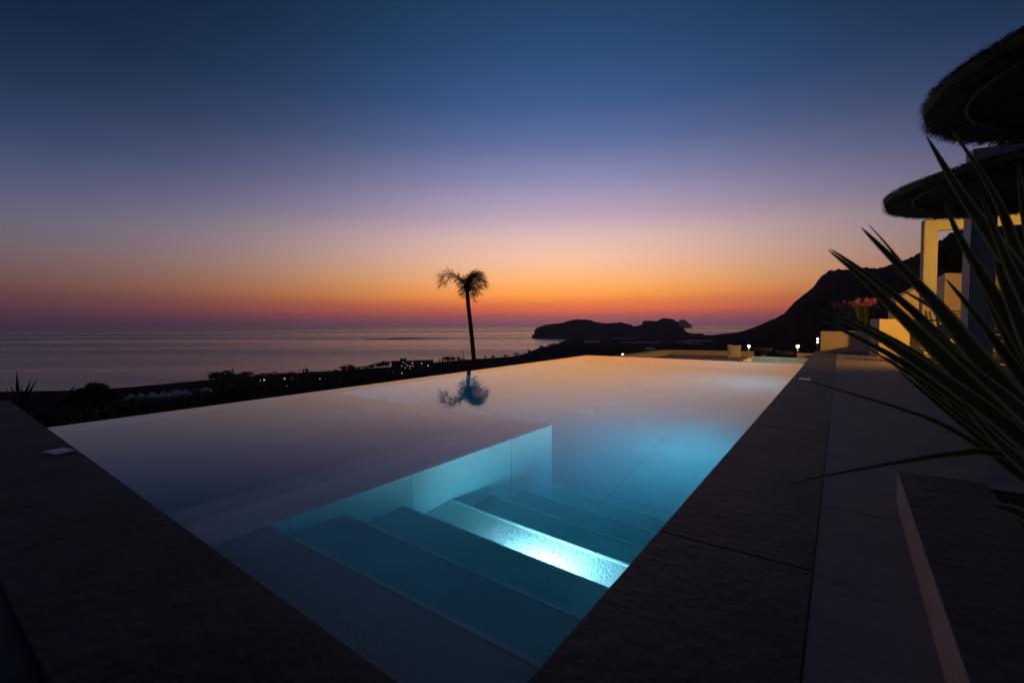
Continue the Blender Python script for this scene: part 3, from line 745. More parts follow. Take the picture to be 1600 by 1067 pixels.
def far_lamp(px, py, r_px, label, m=M_FARL, group='small lights among the dark trees'):
    p, r = ground_at(px, py+3); s_ = r/F; q = p+Vector((0, 0, 3*s_))
    t_ = thing('street_lamp', p, label, 'lamp', group)
    mb = MB(); mb.tube([p-Vector((0, 0, 1)), q], .03*s_+.02, 5); mb.build('pole', M_METAL, t_)
    mb = MB(); mb.lathe(q, [(.001, -r_px*s_*.5), (r_px*s_*.35, -r_px*s_*.35), (r_px*s_*.5, 0), (r_px*s_*.35, r_px*s_*.35), (.001, r_px*s_*.5)], 8); mb.build('globe', m, t_, smooth=True)
for x, y, s in ((407, 595, 1), (413, 594, 2), (448, 604, 1.7), (475, 605, 1.2), (500, 592, 1.2), (530, 593, 1), (543, 591.5, 1.2), (614, 582, 1.2), (628, 583, 1.5), (618, 576, 1), (660, 571, .8)):
    far_lamp(x, y, s, 'tiny pale light glowing among the dark trees on the shore', M_FARL)
far_lamp(973, 554.5, 3.2, 'warm lamp glowing just beyond the far pool edge left of the sunken lounge', M_BULB, None)
# utility poles
for x, yt, yb in ((391, 583, 594), (469, 575, 592), (506, 576, 590), (724, 548, 566), (284, 596, 604)):
    p, r = ground_at(x, yb); s_ = r/F*math.cos(px_az(x)); h = (yb-yt)*s_; d, sd = face_cam_axes(x)
    t_ = thing('utility_pole', p, 'thin dark utility pole rising above the shoreline trees', 'pole', 'utility poles along the shore')
    mb = MB(); mb.tube([p, p+Vector((0, 0, h))], .28*s_, 6); mb.build('post', M_BARK, t_)
    mb = MB(); mb.obox(p+Vector((0, 0, h*.9)), sd, d, Vector((0, 0, 1)), 1.6*s_, .1*s_, .16*s_); mb.build('crossarm', M_BARK, t_)
# white tent roofs
def tent(px, yt, yb, wpx, label):
    p, r = ground_at(px, yb+1); s_ = r/F*math.cos(px_az(px)); hw = wpx/2*s_; h = (yb-yt)*s_; d, sd = face_cam_axes(px); z = Vector((0, 0, 1))
    t_ = thing('canvas_tent', p, label, 'tent', 'white tent roofs by the shore')
    mb = MB(); c = [p+sd*(a*hw)+d*(b*hw)+z*(h*.42) for a, b in ((-1, -1), (1, -1), (1, 1), (-1, 1))]
    mid = [p+sd*(a*hw*.45)+d*(b*hw*.45)+z*(h*.74) for a, b in ((-1, -1), (1, -1), (1, 1), (-1, 1))]
    low = [v-z*(h*.3) for v in c]
    mb.add(c+mid+[p+z*h]+low, [(0, 1, 5, 4), (1, 2, 6, 5), (2, 3, 7, 6), (3, 0, 4, 7), (4, 5, 8), (5, 6, 8), (6, 7, 8), (7, 4, 8), (9, 10, 1, 0), (10, 11, 2, 1), (11, 12, 3, 2), (12, 9, 0, 3)])
    mb.build('roof', M_CANVAS, t_)
    for a, b in ((-1, -1), (1, -1), (1, 1), (-1, 1)):
        mb = MB(); q = p+sd*(a*hw*.95)+d*(b*hw*.95); mb.tube([q-z*(h*.4), q+z*(h*.42)], .05, 5); mb.build('pole', M_METAL, t_)
TT = [(192, 618, 628, 11), (205, 615, 630, 15), (221, 614, 629, 15), (238, 612, 627, 16), (255, 611.5, 626, 16), (275, 608.5, 619, 17), (290, 607.5, 617, 14), (305, 606, 616, 15), (321, 605, 616, 16), (323, 610, 621, 14), (293, 611, 620, 10)]
LBT = ['leftmost and smallest white tent roof of the row', 'second white tent roof from the left', 'third white tent roof from the left, grey in shade', 'fourth white tent roof from the left with a sharp peak',
       'fifth white tent roof from the left, last before the gap', 'broad pale tent roof just right of the gap in the row', 'low tent roof in the middle of the right cluster', 'pale tent roof next to last at the right of the row',
       'rearmost tent roof against the dark trees at the right end', 'front tent roof below the right end of the row', 'small low tent roof in front of the right cluster']
for a_, l_ in zip(TT, LBT): tent(a_[0], a_[1]-1.5, a_[2], a_[3]*1.15, l_)
# pale plastic greenhouses far off on the plain
GH = [(925, 534, 24, 3, 'pale greenhouse roof below the left part of the headland'), (1000, 535.5, 60, 1.2, 'long thin pale greenhouse roof below the middle of the headland'), (1069, 535, 26, 1.5, 'pale greenhouse roof right of the long one'),
      (1093, 533, 40, 2.2, 'pale greenhouse roof furthest right on the plain'), (1016, 545.5, 15, 4, 'small bright pale shed roof just above the sunken lounge wall'), (975, 529.5, 32, 1.0, 'faint narrow greenhouse roof at the foot of the headland'), (868, 538, 12, 2, 'pale roof on the point of the shore below the headland'),
      (1086, 537, 28, 1.2, 'thin pale greenhouse roof in front of the furthest right one')]
for px, py, wpx, hpx, lab in GH:
    p, r = ground_at(px, py+hpx*.5); s_ = r/F*math.cos(px_az(px)); d, sd = face_cam_axes(px); z = Vector((0, 0, 1))
    t_ = thing('greenhouse', p, lab, 'greenhouse', 'greenhouses on the plain')
    hpx = hpx*1.6+.6; hw = wpx/2*s_; dl = max(8, hpx*s_*6); mb = MB(); nb = max(2, int(wpx/7))
    for q in range(nb):
        x0 = -hw+2*hw*q/nb; x1 = -hw+2*hw*(q+1)/nb; pts = []
        for u in range(7):
            an = math.pi*u/6; pts.append((x0+x1)/2 - math.cos(an)*(x1-x0)/2); 
        hh = hpx*s_*.55
        vs = [p+sd*pts[u]+z*(hh*(.55+.45*math.sin(math.pi*u/6)))+d*dd for dd in (-dl/2, dl/2) for u in range(7)]
        mb.add(vs, [(u, u+1, 8+u, 7+u) for u in range(6)]+[tuple(range(7))])
    mb.build('roof', M_CANVAS, t_)
    mb = MB(); mb.obox(p+z*(hpx*s_*.1), sd, d, z, hw, dl/2-.2, hpx*s_*.18+2); mb.build('wall', M_CONC, t_)

# ------------------------------------------------------------------ sunken lounge beyond the far pool edge
z0 = -.02
A = at_z(975, 556.5, z0); B = at_z(1047, 547, z0); D_ = at_z(1178, 549.5, z0)
lounge = thing('sunken_lounge', (0, 0, 0), 'low tan walled sunken lounge just beyond the far pool edge', 'seating area')
def seg_wall(mb, a, b, th, z_0, z_1):
    a = Vector((a[0], a[1], 0)); b = Vector((b[0], b[1], 0)); d = (b-a).normalized(); nrm = Vector((-d.y, d.x, 0))*th
    mb.prism([a[:2], b[:2], (b+nrm)[:2], (a+nrm)[:2]], z_0, z_1)
mb = MB(); seg_wall(mb, (A.x, A.y), (B.x, B.y), .3, -.8, z0); mb.build('side_wall', M_WALL, lounge)
mb = MB(); seg_wall(mb, (B.x-.02, B.y), (D_.x, D_.y), .3, -.8, z0-.003); mb.build('back_wall', M_WALL, lounge)
mb = MB(); E1 = at_z(1000, 559, -.2); mb.prism([(A.x+.01, A.y), (-1.95, 12.05), (D_.x, D_.y), (B.x+.01, B.y-.01)], -.8, -.17); mb.build('bench_top', M_CONC, lounge)
mb = MB(); mb.box((A.x+.2, 11.75, -.8), (-1.9, 12.05, -.06)); mb.build('front_wall', M_WALL, lounge)
# pillow standing against the wall
def pillow(c, ax, ay, az_, s, th, m, name, label, cat='pillow', rz=None):
    mb = MB(); n = 12; t_vs = []
    for sg in (1, -1):
        for i in range(n+1):
            for j in range(n+1):
                u = 2*i/n-1; v = 2*j/n-1
                e = (1-abs(u)**3.0)*(1-abs(v)**3.0); pin = 1-.10*((1-abs(u)**2)*abs(v)**3) - .0
                pinx = 1-.10*((1-v*v)*1.0); pinz = 1-.10*(1-u*u)
                p = c+ax*(u*s*pinx)+az_*(v*s*pinz)+ay*(sg*th*(max(0, e)**.55)+.006*noise.noise(Vector((u*3, v*3, sg))))
                t_vs.append(p)
    K = (n+1)*(n+1); fs = []
    for i in range(n):
        for j in range(n):
            a = i*(n+1)+j; fs.append((a, a+1, a+n+2, a+n+1)); fs.append((K+a, K+a+n+1, K+a+n+2, K+a+1))
    mb.add(t_vs, fs); o = mb.build(name, m, smooth=True, org=c)
    return tag(o, label, cat)
pc = at_d(1147, 549.5, 13.5); ax_ = (rt*.97+Vector((0, 0, 1))*-.05).normalized(); az2 = (Vector((0, 0, 1))*.97+rt*.08-fwd*-.1).normalized(); ay2 = ax_.cross(az2)
pillow(pc, ax_, ay2, az2, .21, .075, M_FABW, 'white_pillow', 'plump white square pillow standing on the sunken lounge wall')
# spa beyond the pool
spa = thing('spa_pool', (0, 0, 0), 'small turquoise lit spa pool between the sunken lounge and the right coping', 'spa pool')
T0 = at_z(1176, 557, 0); mb = MB()
x0, x1, ya, yb = -1.87, XR-.003, 11.5, 13.0
for (a, b, c_, d2) in ((x0, x0+.09, ya, yb), (x0+.091, x1, yb-.10, yb), (x1-.05, x1, ya, yb-.101)): mb.box((a, c_, -.8), (b, d2, .008))
mb.build('rim', M_WALL, spa)
mb = MB(); mb.box((x0+.091, ya, -1.0), (x1-.051, yb-.101, -.75)); mb.build('tub_floor', M_TILE, spa)
def spa_water():
    m = bpy.data.materials.new('spa_water'); m.use_nodes = True; nt = m.node_tree; nt.nodes.clear()
    g = N(nt, 'ShaderNodeBsdfGlass'); g.inputs['IOR'].default_value = 1.33
    va = N(nt, 'ShaderNodeVolumeAbsorption'); va.inputs['Color'].default_value = (.10, .72, .74, 1); va.inputs['Density'].default_value = .9
    o = N(nt, 'ShaderNodeOutputMaterial'); L(nt, g.outputs[0], o.inputs[0]); L(nt, va.outputs[0], o.inputs['Volume']); return m
mb = MB(); mb.box((x0+.05, ya-.02, -.78), (x1-.02, yb-.05, -.10)); struct(mb.build('spa_water', spa_water()))
mb = MB(); mb.tube([Vector((-1.2, ya+.1, -.5)), Vector((-1.2, ya+.112, -.5))], .07, 16); pl = mb.build('spa_light', M_LENS, spa)
area_light('spa_lamp', (-1.2, ya+.13, -.5), (0, 1, .1), .12, 6, (.8, .95, 1))
# small garden things past the spa
def bowl(px, py, dep, r, h, label):
    p = at_d(px, py, dep); t_ = thing('planter_bowl', p, label, 'planter', 'round planters past the spa')
    mb = MB(); mb.lathe(p, [(r*.35, -h), (r*.4, -h), (r*.8, -h*.45), (r, 0), (r*.92, 0), (r*.7, -h*.3), (.01, -h*.35)], 28); mb.build('bowl', M_POT, t_, smooth=True)
    mb = MB(); mb.tube([(p.x, p.y, -2.5), (p.x, p.y, p.z-h)], r*.3, 10); mb.build('stand', M_CONC, t_)
bowl(1231, 549, 14.8, .36, .24, 'grey wide planter bowl between the two glowing lamps')
bowl(1193, 544, 15.6, .27, .2, 'darker planter bowl right of the first lamp')
w1 = at_d(1245, 552, 13.9); w2 = at_d(1270, 552, 13.9)
mb = MB(); mb.box((w1.x, w1.y, -2.5), (w1.x+.62, w1.y+.3, w1.z)); tag(mb.build('low_wall', M_WALL), 'short tan wall end behind the spa next to the coping', 'wall')
def garden_lamp(px, py, dep, r, power, label):
    p = at_d(px, py, dep); t_ = thing('garden_lamp', (p.x, p.y, -2.6), label, 'lamp', None)
    mb = MB(); mb.tube([(p.x, p.y, -2.6), (p.x, p.y, p.z-r)], .02, 8); mb.build('post', M_METAL, t_)
    mb = MB(); mb.lathe(p, [(.001, -r), (r*.7, -r*.7), (r, 0), (r*.7, r*.7), (.001, r)], 14); mb.build('globe', M_BULB, t_, smooth=True)
    mb = MB(); mb.lathe(p, [(r*.35, r*.95), (r*1.5, r*.9), (r*1.3, r*1.25), (.001, r*1.6)], 14); mb.build('cap', M_METAL, t_)
    point_light('lamp_light', (p.x-.5*r, p.y-1.5*r, p.z-r*2.2), power, (1, .6, .25), r*.6)
garden_lamp(1170, 541, 17.0, .043, 6, 'small warm glowing garden lamp to the right of the white pillow')
garden_lamp(1246.5, 541, 16.0, .048, 7, 'brighter warm garden lamp next to the raised planter box')
for yy in (529.5, 534.5):
    p = at_d(1277.5, yy, 14.5); t_ = thing('wall_light', p, 'tiny white light at the left edge of the raised planter box, %s of the two' % ('upper' if yy < 532 else 'lower'), 'lamp', None)
    mb = MB(); mb.lathe(p, [(.001, -.03), (.026, -.02), (.026, .02), (.001, .03)], 10); mb.build('globe', M_BULBW, t_)
    mb = MB(); mb.tube([p+Vector((0, 0, -.03)), Vector((p.x, p.y, p.z-.08))], .008, 6); mb.build('stem', M_METAL, t_)
mb = MB(); q0 = at_d(1277.5, 529.5, 14.56); mb.tube([(q0.x, q0.y+.05, -2.6), (q0.x, q0.y+.05, q0.z+.05)], .02, 8); tag(mb.build('light_post', M_METAL), 'thin dark post carrying two tiny white lights', 'post')

# ------------------------------------------------------------------ raised planter box with pink flowers
L0 = at_d(1281, 549, 13.15); zt = at_d(1282, 518, 13.2).z
bx = thing('planter_box', (L0.x, 16.12, 0), 'tan plastered raised planter box across the end of the path', 'planter')
mb = MB(); X0, X1 = L0.x, L0.x+2.3
mb.box((X0, 16.12, -.5), (X1, 16.27, zt)); mb.box((X0, 16.271, -.5), (X0+.15, 17.4, zt)); mb.box((X1-.15, 16.271, -.5), (X1, 17.4, zt)); mb.box((X0+.151, 17.25, -.5), (X1-.151, 17.4, zt))
mb.build('wall', M_WALL, bx, bevel=.01)
mb = MB(); mb.box((X0+.15, 16.27, zt-.3), (X1-.15, 17.25, zt-.05)); mb.build('soil', M_SOIL, bx)
rf = random.Random(21)
def flower_clump(px0, px1, ytop, n, label, dense=1.0):
    c = at_d((px0+px1)/2, 520, 13.7); t_ = thing('flowering_plant', (c.x, c.y, zt-.05), label, 'plant')
    st = MB(); fl = MB(); lf = MB()
    for i in range(n):
        x = rf.uniform(px0, px1); yy = ytop+rf.uniform(0, 11)+abs((x-(px0+px1)/2)/(px1-px0))*8; dd = 13.45+rf.random()*.9
        top = at_d(x, yy, dd); b = Vector((c.x+(top.x-c.x)*.45, c.y+(top.y-c.y)*.45, zt-.08))
        m = (top+b)*.5+Vector((rf.uniform(-.04, .04), rf.uniform(-.04, .04), .05)); st.tube([b, m, top], .0075, 4)
        for q in range(int(16*dense)):
            v = Vector((rf.gauss(0, 1), rf.gauss(0, 1), rf.gauss(0, .7))).normalized(); p = top+v*rf.uniform(.02, .075)
            a = Vector((rf.gauss(0, 1), rf.gauss(0, 1), rf.gauss(0, 1))).normalized(); o_ = a.orthogonal().normalized(); l = rf.uniform(.012, .024)
            fl.add([p-a*l, p+o_*l*.6, p+a*l, p-o_*l*.6], [(0, 1, 2, 3)])
        for q in range(3):
            e = b+(top-b)*rf.uniform(.4, .95)+Vector((rf.uniform(-.12, .12), rf.uniform(-.12, .12), 0)); s = Vector((rf.uniform(-1, 1), rf.uniform(-1, 1), 0)).normalized()*.012
            mm = (b+e)*.5+Vector((0, 0, .08)); lf.add([b-s, b+s, mm+s, e, mm-s], [(0, 1, 2, 4), (4, 2, 3)])
    st.build('stems', M_STEM, t_); fl.build('blossom', M_PETAL, t_); lf.build('leaves', M_STEM, t_)
flower_clump(1333, 1371, 465, 46, 'dense clump of pink flowers on tall stems in the raised planter box', 1.2)
flower_clump(1296, 1330, 468, 15, 'sparser clump of pinkish flowers at the left of the raised planter box', .9)

# ------------------------------------------------------------------ patio at the right with walls, pergola, thatch
PZ = .25
def gbox(name, m, px0, px1, dep, thick, zb, zt_, parent=None, rot=None, bevel=0, lab=None, cat=None):
    """box whose front face runs between two photo columns at a depth; thickness goes away from the camera"""
    a = at_d(px0, 506, dep); b = at_d(px1, 506, dep); f = Vector((fwd.x, fwd.y, 0)).normalized()
    mb = MB(); mb.prism([a[:2], b[:2], (b+f*thick)[:2], (a+f*thick)[:2]], zb, zt_)
    o = mb.build(name, m, parent, bevel=bevel)
    if lab: tag(o, lab, cat)
    return o
def zpx(py, dep, px=1450): return at_d(px, py, dep).z
pat_a = at_d(1376, 546, 10.6)
mb = MB(); mb.prism([(1.25, 4.6), (12, 4.6), (16, 20), (1.35, 20)], -.5, PZ-.16); struct(mb.build('patio', M_PATH))
mb = MB(); mb.prism([(2.6, 6.0), (12, 6.0), (16, 19.9), (2.6, 19.9)], PZ-.159, PZ); struct(mb.build('patio_floor', M_PATH))
# yellow lit low wall
gbox('garden_wall', M_WALL, 1374, 1500, 11.0, .3, -.3, zpx(498.5, 11, 1400), lab='low plastered wall lit yellow behind the dining chair', cat='wall', bevel=.01)
# stair parapet (sloping top) behind post
a = at_d(1399, 506, 12.4); b = at_d(1458, 506, 12.4); f_ = Vector((fwd.x, fwd.y, 0)).normalized()*.25
mb = MB(); za, zb_ = zpx(468, 12.4, 1399), zpx(436, 12.4, 1458)
vs = [Vector((a.x, a.y, 0)), Vector((b.x, b.y, 0)), Vector((b.x, b.y, zb_)), Vector((a.x, a.y, za))]
vs += [v+f_ for v in vs]; mb.add(vs, [(0, 1, 2, 3), (7, 6, 5, 4), (3, 2, 6, 7), (0, 3, 7, 4), (1, 5, 6, 2), (0, 4, 5, 1)])
tag(mb.build('stair_wall', M_WALL), 'sloping grey plaster stair wall behind the slim white post', 'wall')
# house
hs = thing('white_house', at_d(1474, 506, 13.5), 'flat topped plaster house wall lit yellow at the right edge', 'house')
ht = zpx(429, 13.5, 1480)
ha = at_d(1474, 506, 13.2); hb = at_d(1572, 506, 13.2); hc = at_d(1588, 506, 12.4); hd_ = at_d(1850, 506, 12.0); hl = at_d(1458, 506, 15.0); hr = at_d(1850, 506, 20)
mb = MB(); mb.prism([ha[:2], hb[:2], hr[:2], hl[:2]], 0, ht); mb.build('wall', M_WALL, hs)
mb = MB(); mb.prism([hc[:2], hd_[:2], at_d(1850, 506, 13.1)[:2], at_d(1588, 506, 13.1)[:2]], 0, zpx(424, 12.4, 1590)); mb.build('wall', M_WALL, hs)
mb = MB(); wd0, wd1 = at_d(1571.5, 506, 13.15), at_d(1587, 506, 13.15); mb.prism([wd0[:2], wd1[:2], (at_d(1587, 506, 13.19))[:2], (at_d(1571.5, 506, 13.19))[:2]], PZ, zpx(462, 13.15, 1580)); mb.build('door', M_WICK, hs)
# pergola
pg = thing('pergola', at_d(1525, 575, 6.3), 'white painted timber pergola with square posts under the thatch parasols', 'pergola')
P2 = at_d(1526, 506, 6.45); P1 = at_d(1448, 506, 10.75)
ax1 = Vector((math.cos(R(8)), math.sin(R(8)), 0)); ay1 = Vector((-ax1.y, ax1.x, 0)); zz = Vector((0, 0, 1))
ptop = 3.25
hz = (ptop-PZ+.03)/2
mb = MB(); mb.obox(Vector((P2.x, P2.y, PZ-.03+hz)), ax1, ay1, zz, .135, .135, hz); mb.build('post', M_WOODW, pg, bevel=.006)
mb = MB(); mb.obox(Vector((P1.x, P1.y, PZ-.03+hz)), ax1, ay1, zz, .125, .125, hz); mb.build('post', M_WOODW, pg, bevel=.006)
P3 = Vector((P2.x, P2.y, 0))+ax1*3.6; P4 = Vector((P1.x, P1.y, 0))+ax1*3.6
for q in (P3, P4):
    mb = MB(); mb.obox(Vector((q.x, q.y, PZ-.03+hz)), ax1, ay1, zz, .13, .13, hz); mb.build('post', M_WOODW, pg, bevel=.006)
def beam(a, b, z, hh, th, name='beam'):
    a = Vector((a.x, a.y, z)); b = Vector((b.x, b.y, z)); d = (b-a).normalized(); s = Vector((-d.y, d.x, 0)); mb = MB()
    mb.obox((a+b)*.5, d, s, zz, (b-a).length/2, th, hh); mb.build(name, M_WOODW, pg, bevel=.004)
beam(P2+ax1*.14, P3-ax1*.14, ptop-.13, .18, .07); beam(P1+ax1*.13, P4-ax1*.14, ptop-.15, .12, .07)
beam(P3, P4, ptop-.149, .119, .06)

def thatch(cx, cy, zr, rad, rise, label, seed):
    c = rt*cx + Vector((-math.sin(YAW), math.cos(YAW), 0))*cy; c.z = zr; dep = cy; rnd = random.Random(seed)
    t_ = thing('thatched_parasol', (c.x, c.y, 0), label, 'parasol', None)
    base = t_.location.z
    mb = MB(); seg = 64; vs = []; rings = 9
    def prof(u): return rise*(1-u)**1.1
    for side in (0, 1):
        for i in range(rings+1):
            u = i/rings
            for q in range(seg):
                a = 2*math.pi*q/seg; r = rad*u*(1+.012*rnd.uniform(-1, 1)); z = prof(u)+(.07*(1-u*.5) if side == 0 else -.03)
                vs.append(c+Vector((math.cos(a)*r, math.sin(a)*r, z+rnd.uniform(-.01, .01))))
    K = (rings+1)*seg; fs = []
    for i in range(rings):
        for q in range(seg):
            a, b = i*seg+q, i*seg+(q+1) % seg; fs.append((a, b, b+seg, a+seg)); fs.append((K+a, K+a+seg, K+b+seg, K+b))
    for q in range(seg): a, b = rings*seg+q, rings*seg+(q+1) % seg; fs.append((a, b, K+b, K+a))
    mb.add(vs, fs); th_ = mb.build('thatch', M_THATCH, t_, smooth=False)
    st = MB()
    for i in range(9000):
        a = rnd.uniform(0, 6.283); u = rnd.random()**.4; side = rnd.random() < .62
        if rnd.random() < .38: u = rnd.uniform(.93, 1.0)
        r = rad*u; l = rnd.uniform(.12, .3) if u < .9 else rnd.uniform(.05, .14); dz = -rise/rad*l*rnd.uniform(.6, 1.2)
        zb = prof(u)+(.07*(1-u*.5)+.012 if side else -.038); t = a+rnd.uniform(-.12, .12); a2 = t
        p = c+Vector((math.cos(a)*r, math.sin(a)*r, zb)); r2 = min(r+l, rad+rnd.uniform(.0, .045))
        e = c+Vector((math.cos(a2)*r2, math.sin(a2)*r2, prof(min(1, r2/rad))+(.06*(1-u*.5)+rnd.uniform(0, .03) if side else -.045-rnd.uniform(0, .03))))
        s = Vector((-math.sin(a), math.cos(a), 0))*rnd.uniform(.005, .011)
        st.add([p-s, p+s, e], [(0, 1, 2)])
    for i in range(170):                               # ragged bundles round the rim and along the tiers
        tier = rnd.choice((1.0, 1.0, 1.0, .78, .55, .34)); a = rnd.uniform(0, 6.283); n_ = 14 if tier == 1 else 18
        out = rnd.uniform(.01, .06); zt_ = prof(tier)+(.085 if tier < 1 else 0)
        for q in range(n_):
            aa = a+rnd.gauss(0, .035)/tier; r0 = rad*tier-rnd.uniform(.10, .22); r1 = rad*tier+out*rnd.uniform(.3, 1.1)
            p = c+Vector((math.cos(aa)*r0, math.sin(aa)*r0, prof(max(0, r0/rad))+rnd.uniform(.03, .085))); e = c+Vector((math.cos(aa+.03)*r1, math.sin(aa+.03)*r1, zt_+rnd.uniform(-.05, .04)))
            s = Vector((-math.sin(aa), math.cos(aa), 0))*rnd.uniform(.004, .009); m_ = (p+e)*.5+Vector((0, 0, .012))
            st.add([p-s, p+s, m_+s, e, m_-s], [(0, 1, 2, 4), (4, 2, 3)])
    sub(st, 'straw', M_THATCH, th_, t_)
    fr = MB(); hoop = [c+Vector((math.cos(2*math.pi*q/40)*rad*.82, math.sin(2*math.pi*q/40)*rad*.82, prof(.82)-.06)) for q in range(41)]
    fr.tube(hoop, .013, 6, cap=False); fr.build('hoop', M_METAL, t_, smooth=True)
    for q in range(8):
        a = q*math.pi/4+.3; fr = MB(); fr.tube([c+Vector((0, 0, rise*.8)), c+Vector((math.cos(a)*rad*.93, math.sin(a)*rad*.93, prof(.93)-.05))], .014, 6); fr.build('rib', M_BARK, t_)
    mb = MB(); mb.tube([Vector((c.x, c.y, base)), Vector((c.x, c.y, zr+rise+.08))], .035, 12); mb.build('pole', M_BARK, t_, smooth=True)
    mb = MB(); mb.lathe((c.x, c.y, base), [(.001, .06), (.2, .05), (.28, .02), (.28, 0)], 24); mb.build('base', M_CONC, t_)
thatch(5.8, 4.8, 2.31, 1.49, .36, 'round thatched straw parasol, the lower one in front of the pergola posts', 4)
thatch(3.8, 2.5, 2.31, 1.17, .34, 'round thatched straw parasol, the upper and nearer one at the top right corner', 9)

# lantern under the pergola (its light is what turns the walls yellow)
mA = (P2+P3)*.5; mB = (P1+P4)*.5; mA = Vector((mA.x, mA.y, 0)); mB = Vector((mB.x, mB.y, 0)); dAB = (mB-mA).normalized()*.075
beam(mA+dAB, mB-dAB, ptop-.15, .08, .05, 'rafter')
lp = (mA+mB)*.5; lp.z = 2.5
ln = thing('hanging_lantern', lp, 'warm lantern hanging from the middle rafter of the pergola', 'lamp')
mb = MB(); mb.lathe(lp, [(.001, -.1), (.07, -.08), (.09, 0), (.06, .09), (.001, .1)], 16); mb.build('globe', M_BULB, ln, smooth=True)
mb = MB(); mb.tube([lp+Vector((0, 0, .1)), Vector((lp.x, lp.y, ptop-.23))], .008, 6); mb.build('cord', M_METAL, ln)
l_ = bpy.data.lights.new('lantern_light', 'SPOT'); l_.energy = 460; l_.color = (1, .47, .05); l_.spot_size = R(160); l_.spot_blend = .5; l_.shadow_soft_size = .06
lo_ = bpy.data.objects.new('lantern_light', l_); C.objects.link(lo_); lo_.location = lp+Vector((fwd.x, fwd.y, 0))*.13-rt*.08-Vector((0, 0, .02))
lo_.rotation_euler = (Vector((fwd.x, fwd.y, 0))-rt*.25-Vector((0, 0, .2))).to_track_quat('-Z', 'Y').to_euler()
# ------------------------------------------------------------------ patio furniture
def chair(px, dep, rz, label):
    p = at_d(px, 550, dep); p = Vector((p.x, p.y, PZ)); t_ = thing('dining_chair', p, label, 'chair', None); t_.rotation_euler = (0, 0, rz); o = Vector((0, 0, 0))
    mb = MB(); mb.box((-.23, -.23, .40), (.23, .23, .43)); mb.build('seat', M_WICK, t_, org=o, bevel=.01)
    mb = MB(); mb.box((-.21, -.21, .431), (.21, .2, .485)); mb.build('cushion', M_FABD, t_, org=o, bevel=.02)
    mb = MB()
    for sx in (-.22, .22): mb.tube([(sx, .2, .42), (sx, .26, .85)], .014, 8)
    for q in range(7): z = .5+q*.05; y = .2+(z-.42)*.14; mb.tube([(-.22, y, z), (0, y+.03, z), (.22, y, z)], .011, 6)
    mb.build('backrest', M_WICK, t_, org=o)
    for sx, sy in ((-1, -1), (1, -1), (1, 1), (-1, 1)):
        mb = MB(); mb.tube([(sx*.21, sy*.2, .41), (sx*.24, sy*.24, 0)], [.016, .012], 8); mb.build('leg', M_METAL, t_, org=o)
    for sx in (-1, 1):
        mb = MB(); mb.tube([(sx*.24, .22, .64), (sx*.26, 0, .65), (sx*.24, -.2, .62), (sx*.22, -.21, .42)], .013, 8); mb.build('armrest', M_METAL, t_, org=o)
    return t_
chair(1474, 9.3, R(75), 'dark slatted dining chair with a pale cushion in front of the low yellow wall')
chair(1583, 7.8, R(-60), 'dark slatted chair with a cushion furthest right beside the black table')
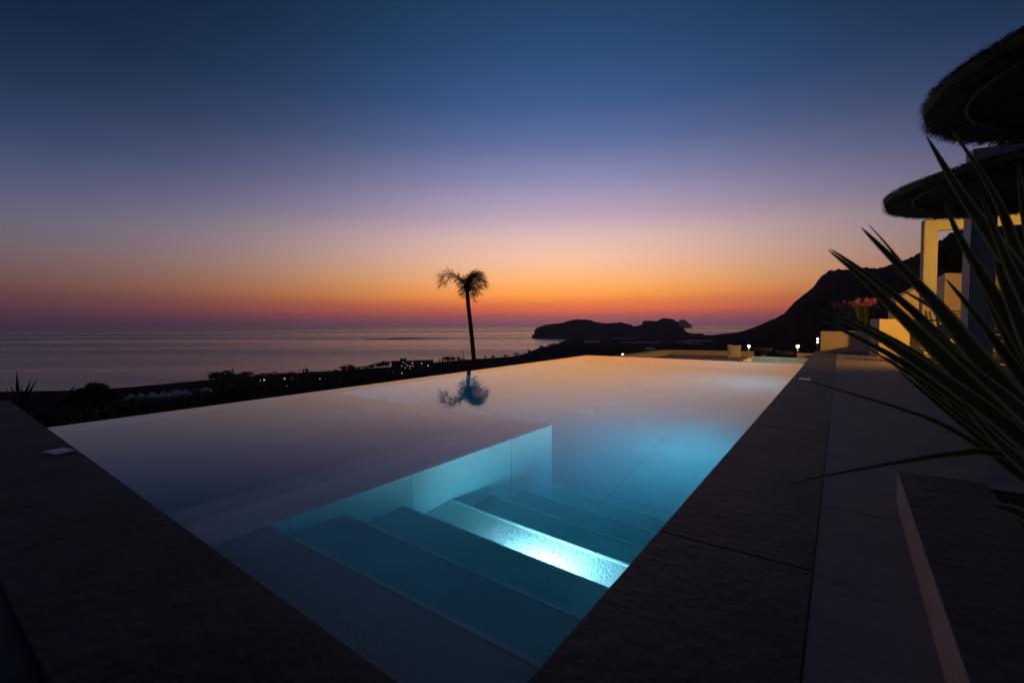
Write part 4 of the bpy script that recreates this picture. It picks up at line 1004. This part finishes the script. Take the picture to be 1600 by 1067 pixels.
# sofa
sp = at_d(1556, 545, 8.6); sp.z = PZ
so = thing('garden_sofa', sp, 'dark slatted garden sofa with small yellow lit cushions right of the white post', 'sofa'); so.rotation_euler = (0, 0, R(20)); o0 = Vector((0, 0, 0))
mb = MB(); mb.box((-.75, -.35, .28), (.75, .35, .36)); mb.build('seat', M_WICK, so, org=o0, bevel=.01)
mb = MB()
for q in range(8): mb.box((-.75, .31+q*.012, .42+q*.055), (.75, .335+q*.012, .455+q*.055))
for xx in (-.72, 0, .72): mb.obox(Vector((xx, .38, .6)), Vector((1, 0, 0)), Vector((0, .97, -.2)).normalized(), Vector((0, .2, .97)).normalized(), .02, .015, .26)
mb.build('backrest', M_WICK, so, org=o0)
for sx, sy in ((-1, -1), (1, -1), (1, 1), (-1, 1)):
    mb = MB(); mb.box((sx*.7-.025, sy*.3-.025, 0), (sx*.7+.025, sy*.3+.025, .279)); mb.build('leg', M_METAL, so, org=o0)
for sx in (-1, 1):
    mb = MB(); mb.box((sx*.74-.03, -.34, .361), (sx*.74+.03, .3, .56)); mb.build('armrest', M_WICK, so, org=o0)
for x_, lab in ((1556, 'small pale cushion on the left of the slatted sofa'), (1575, 'small pale cushion on the right of the slatted sofa')):
    c = at_d(x_, 509, 8.2); pillow(c, rt, fwd, zz, .11, .05, M_FABD, 'cushion', lab, 'cushion')
# low table
tp_ = at_d(1612, 536, 6.6); tb = thing('coffee_table', (tp_.x, tp_.y, PZ), 'low black table at the right edge under the thatch', 'table')
mb = MB(); mb.lathe((tp_.x, tp_.y, tp_.z), [(.001, 0), (.36, 0), (.36, -.035), (.001, -.035)], 32); mb.build('tabletop', M_METAL, tb)
for q in range(4):
    a = q*math.pi/2+.6; mb = MB(); mb.tube([(tp_.x+math.cos(a)*.26, tp_.y+math.sin(a)*.26, tp_.z-.035), (tp_.x+math.cos(a)*.32, tp_.y+math.sin(a)*.32, PZ)], .015, 8); mb.build('leg', M_METAL, tb)

# ------------------------------------------------------------------ haze: real air over the sea
def haze():
    m = bpy.data.materials.new('haze'); m.use_nodes = True; nt = m.node_tree; nt.nodes.clear()
    v = N(nt, 'ShaderNodeVolumePrincipled'); v.inputs['Color'].default_value = (.95, .80, .88, 1); v.inputs['Density'].default_value = HAZE_D
    v.inputs['Anisotropy'].default_value = .3
    o = N(nt, 'ShaderNodeOutputMaterial'); L(nt, v.outputs[0], o.inputs['Volume']); return m
USE_HAZE = True
if USE_HAZE:
    mb = MB(); mb.box((-16500, -16500, -150), (16500, 16500, HAZE_TOP)); tag(mb.build('haze', haze()), 'thin purple evening haze over the sea', 'haze', kind='stuff')
for t_ in sum(protos.values(), []):
    if 'done' in t_: del t_['done']
    if t_.location.z < -400:
        for c_ in list(t_.children): bpy.data.objects.remove(c_)
        bpy.data.objects.remove(t_)
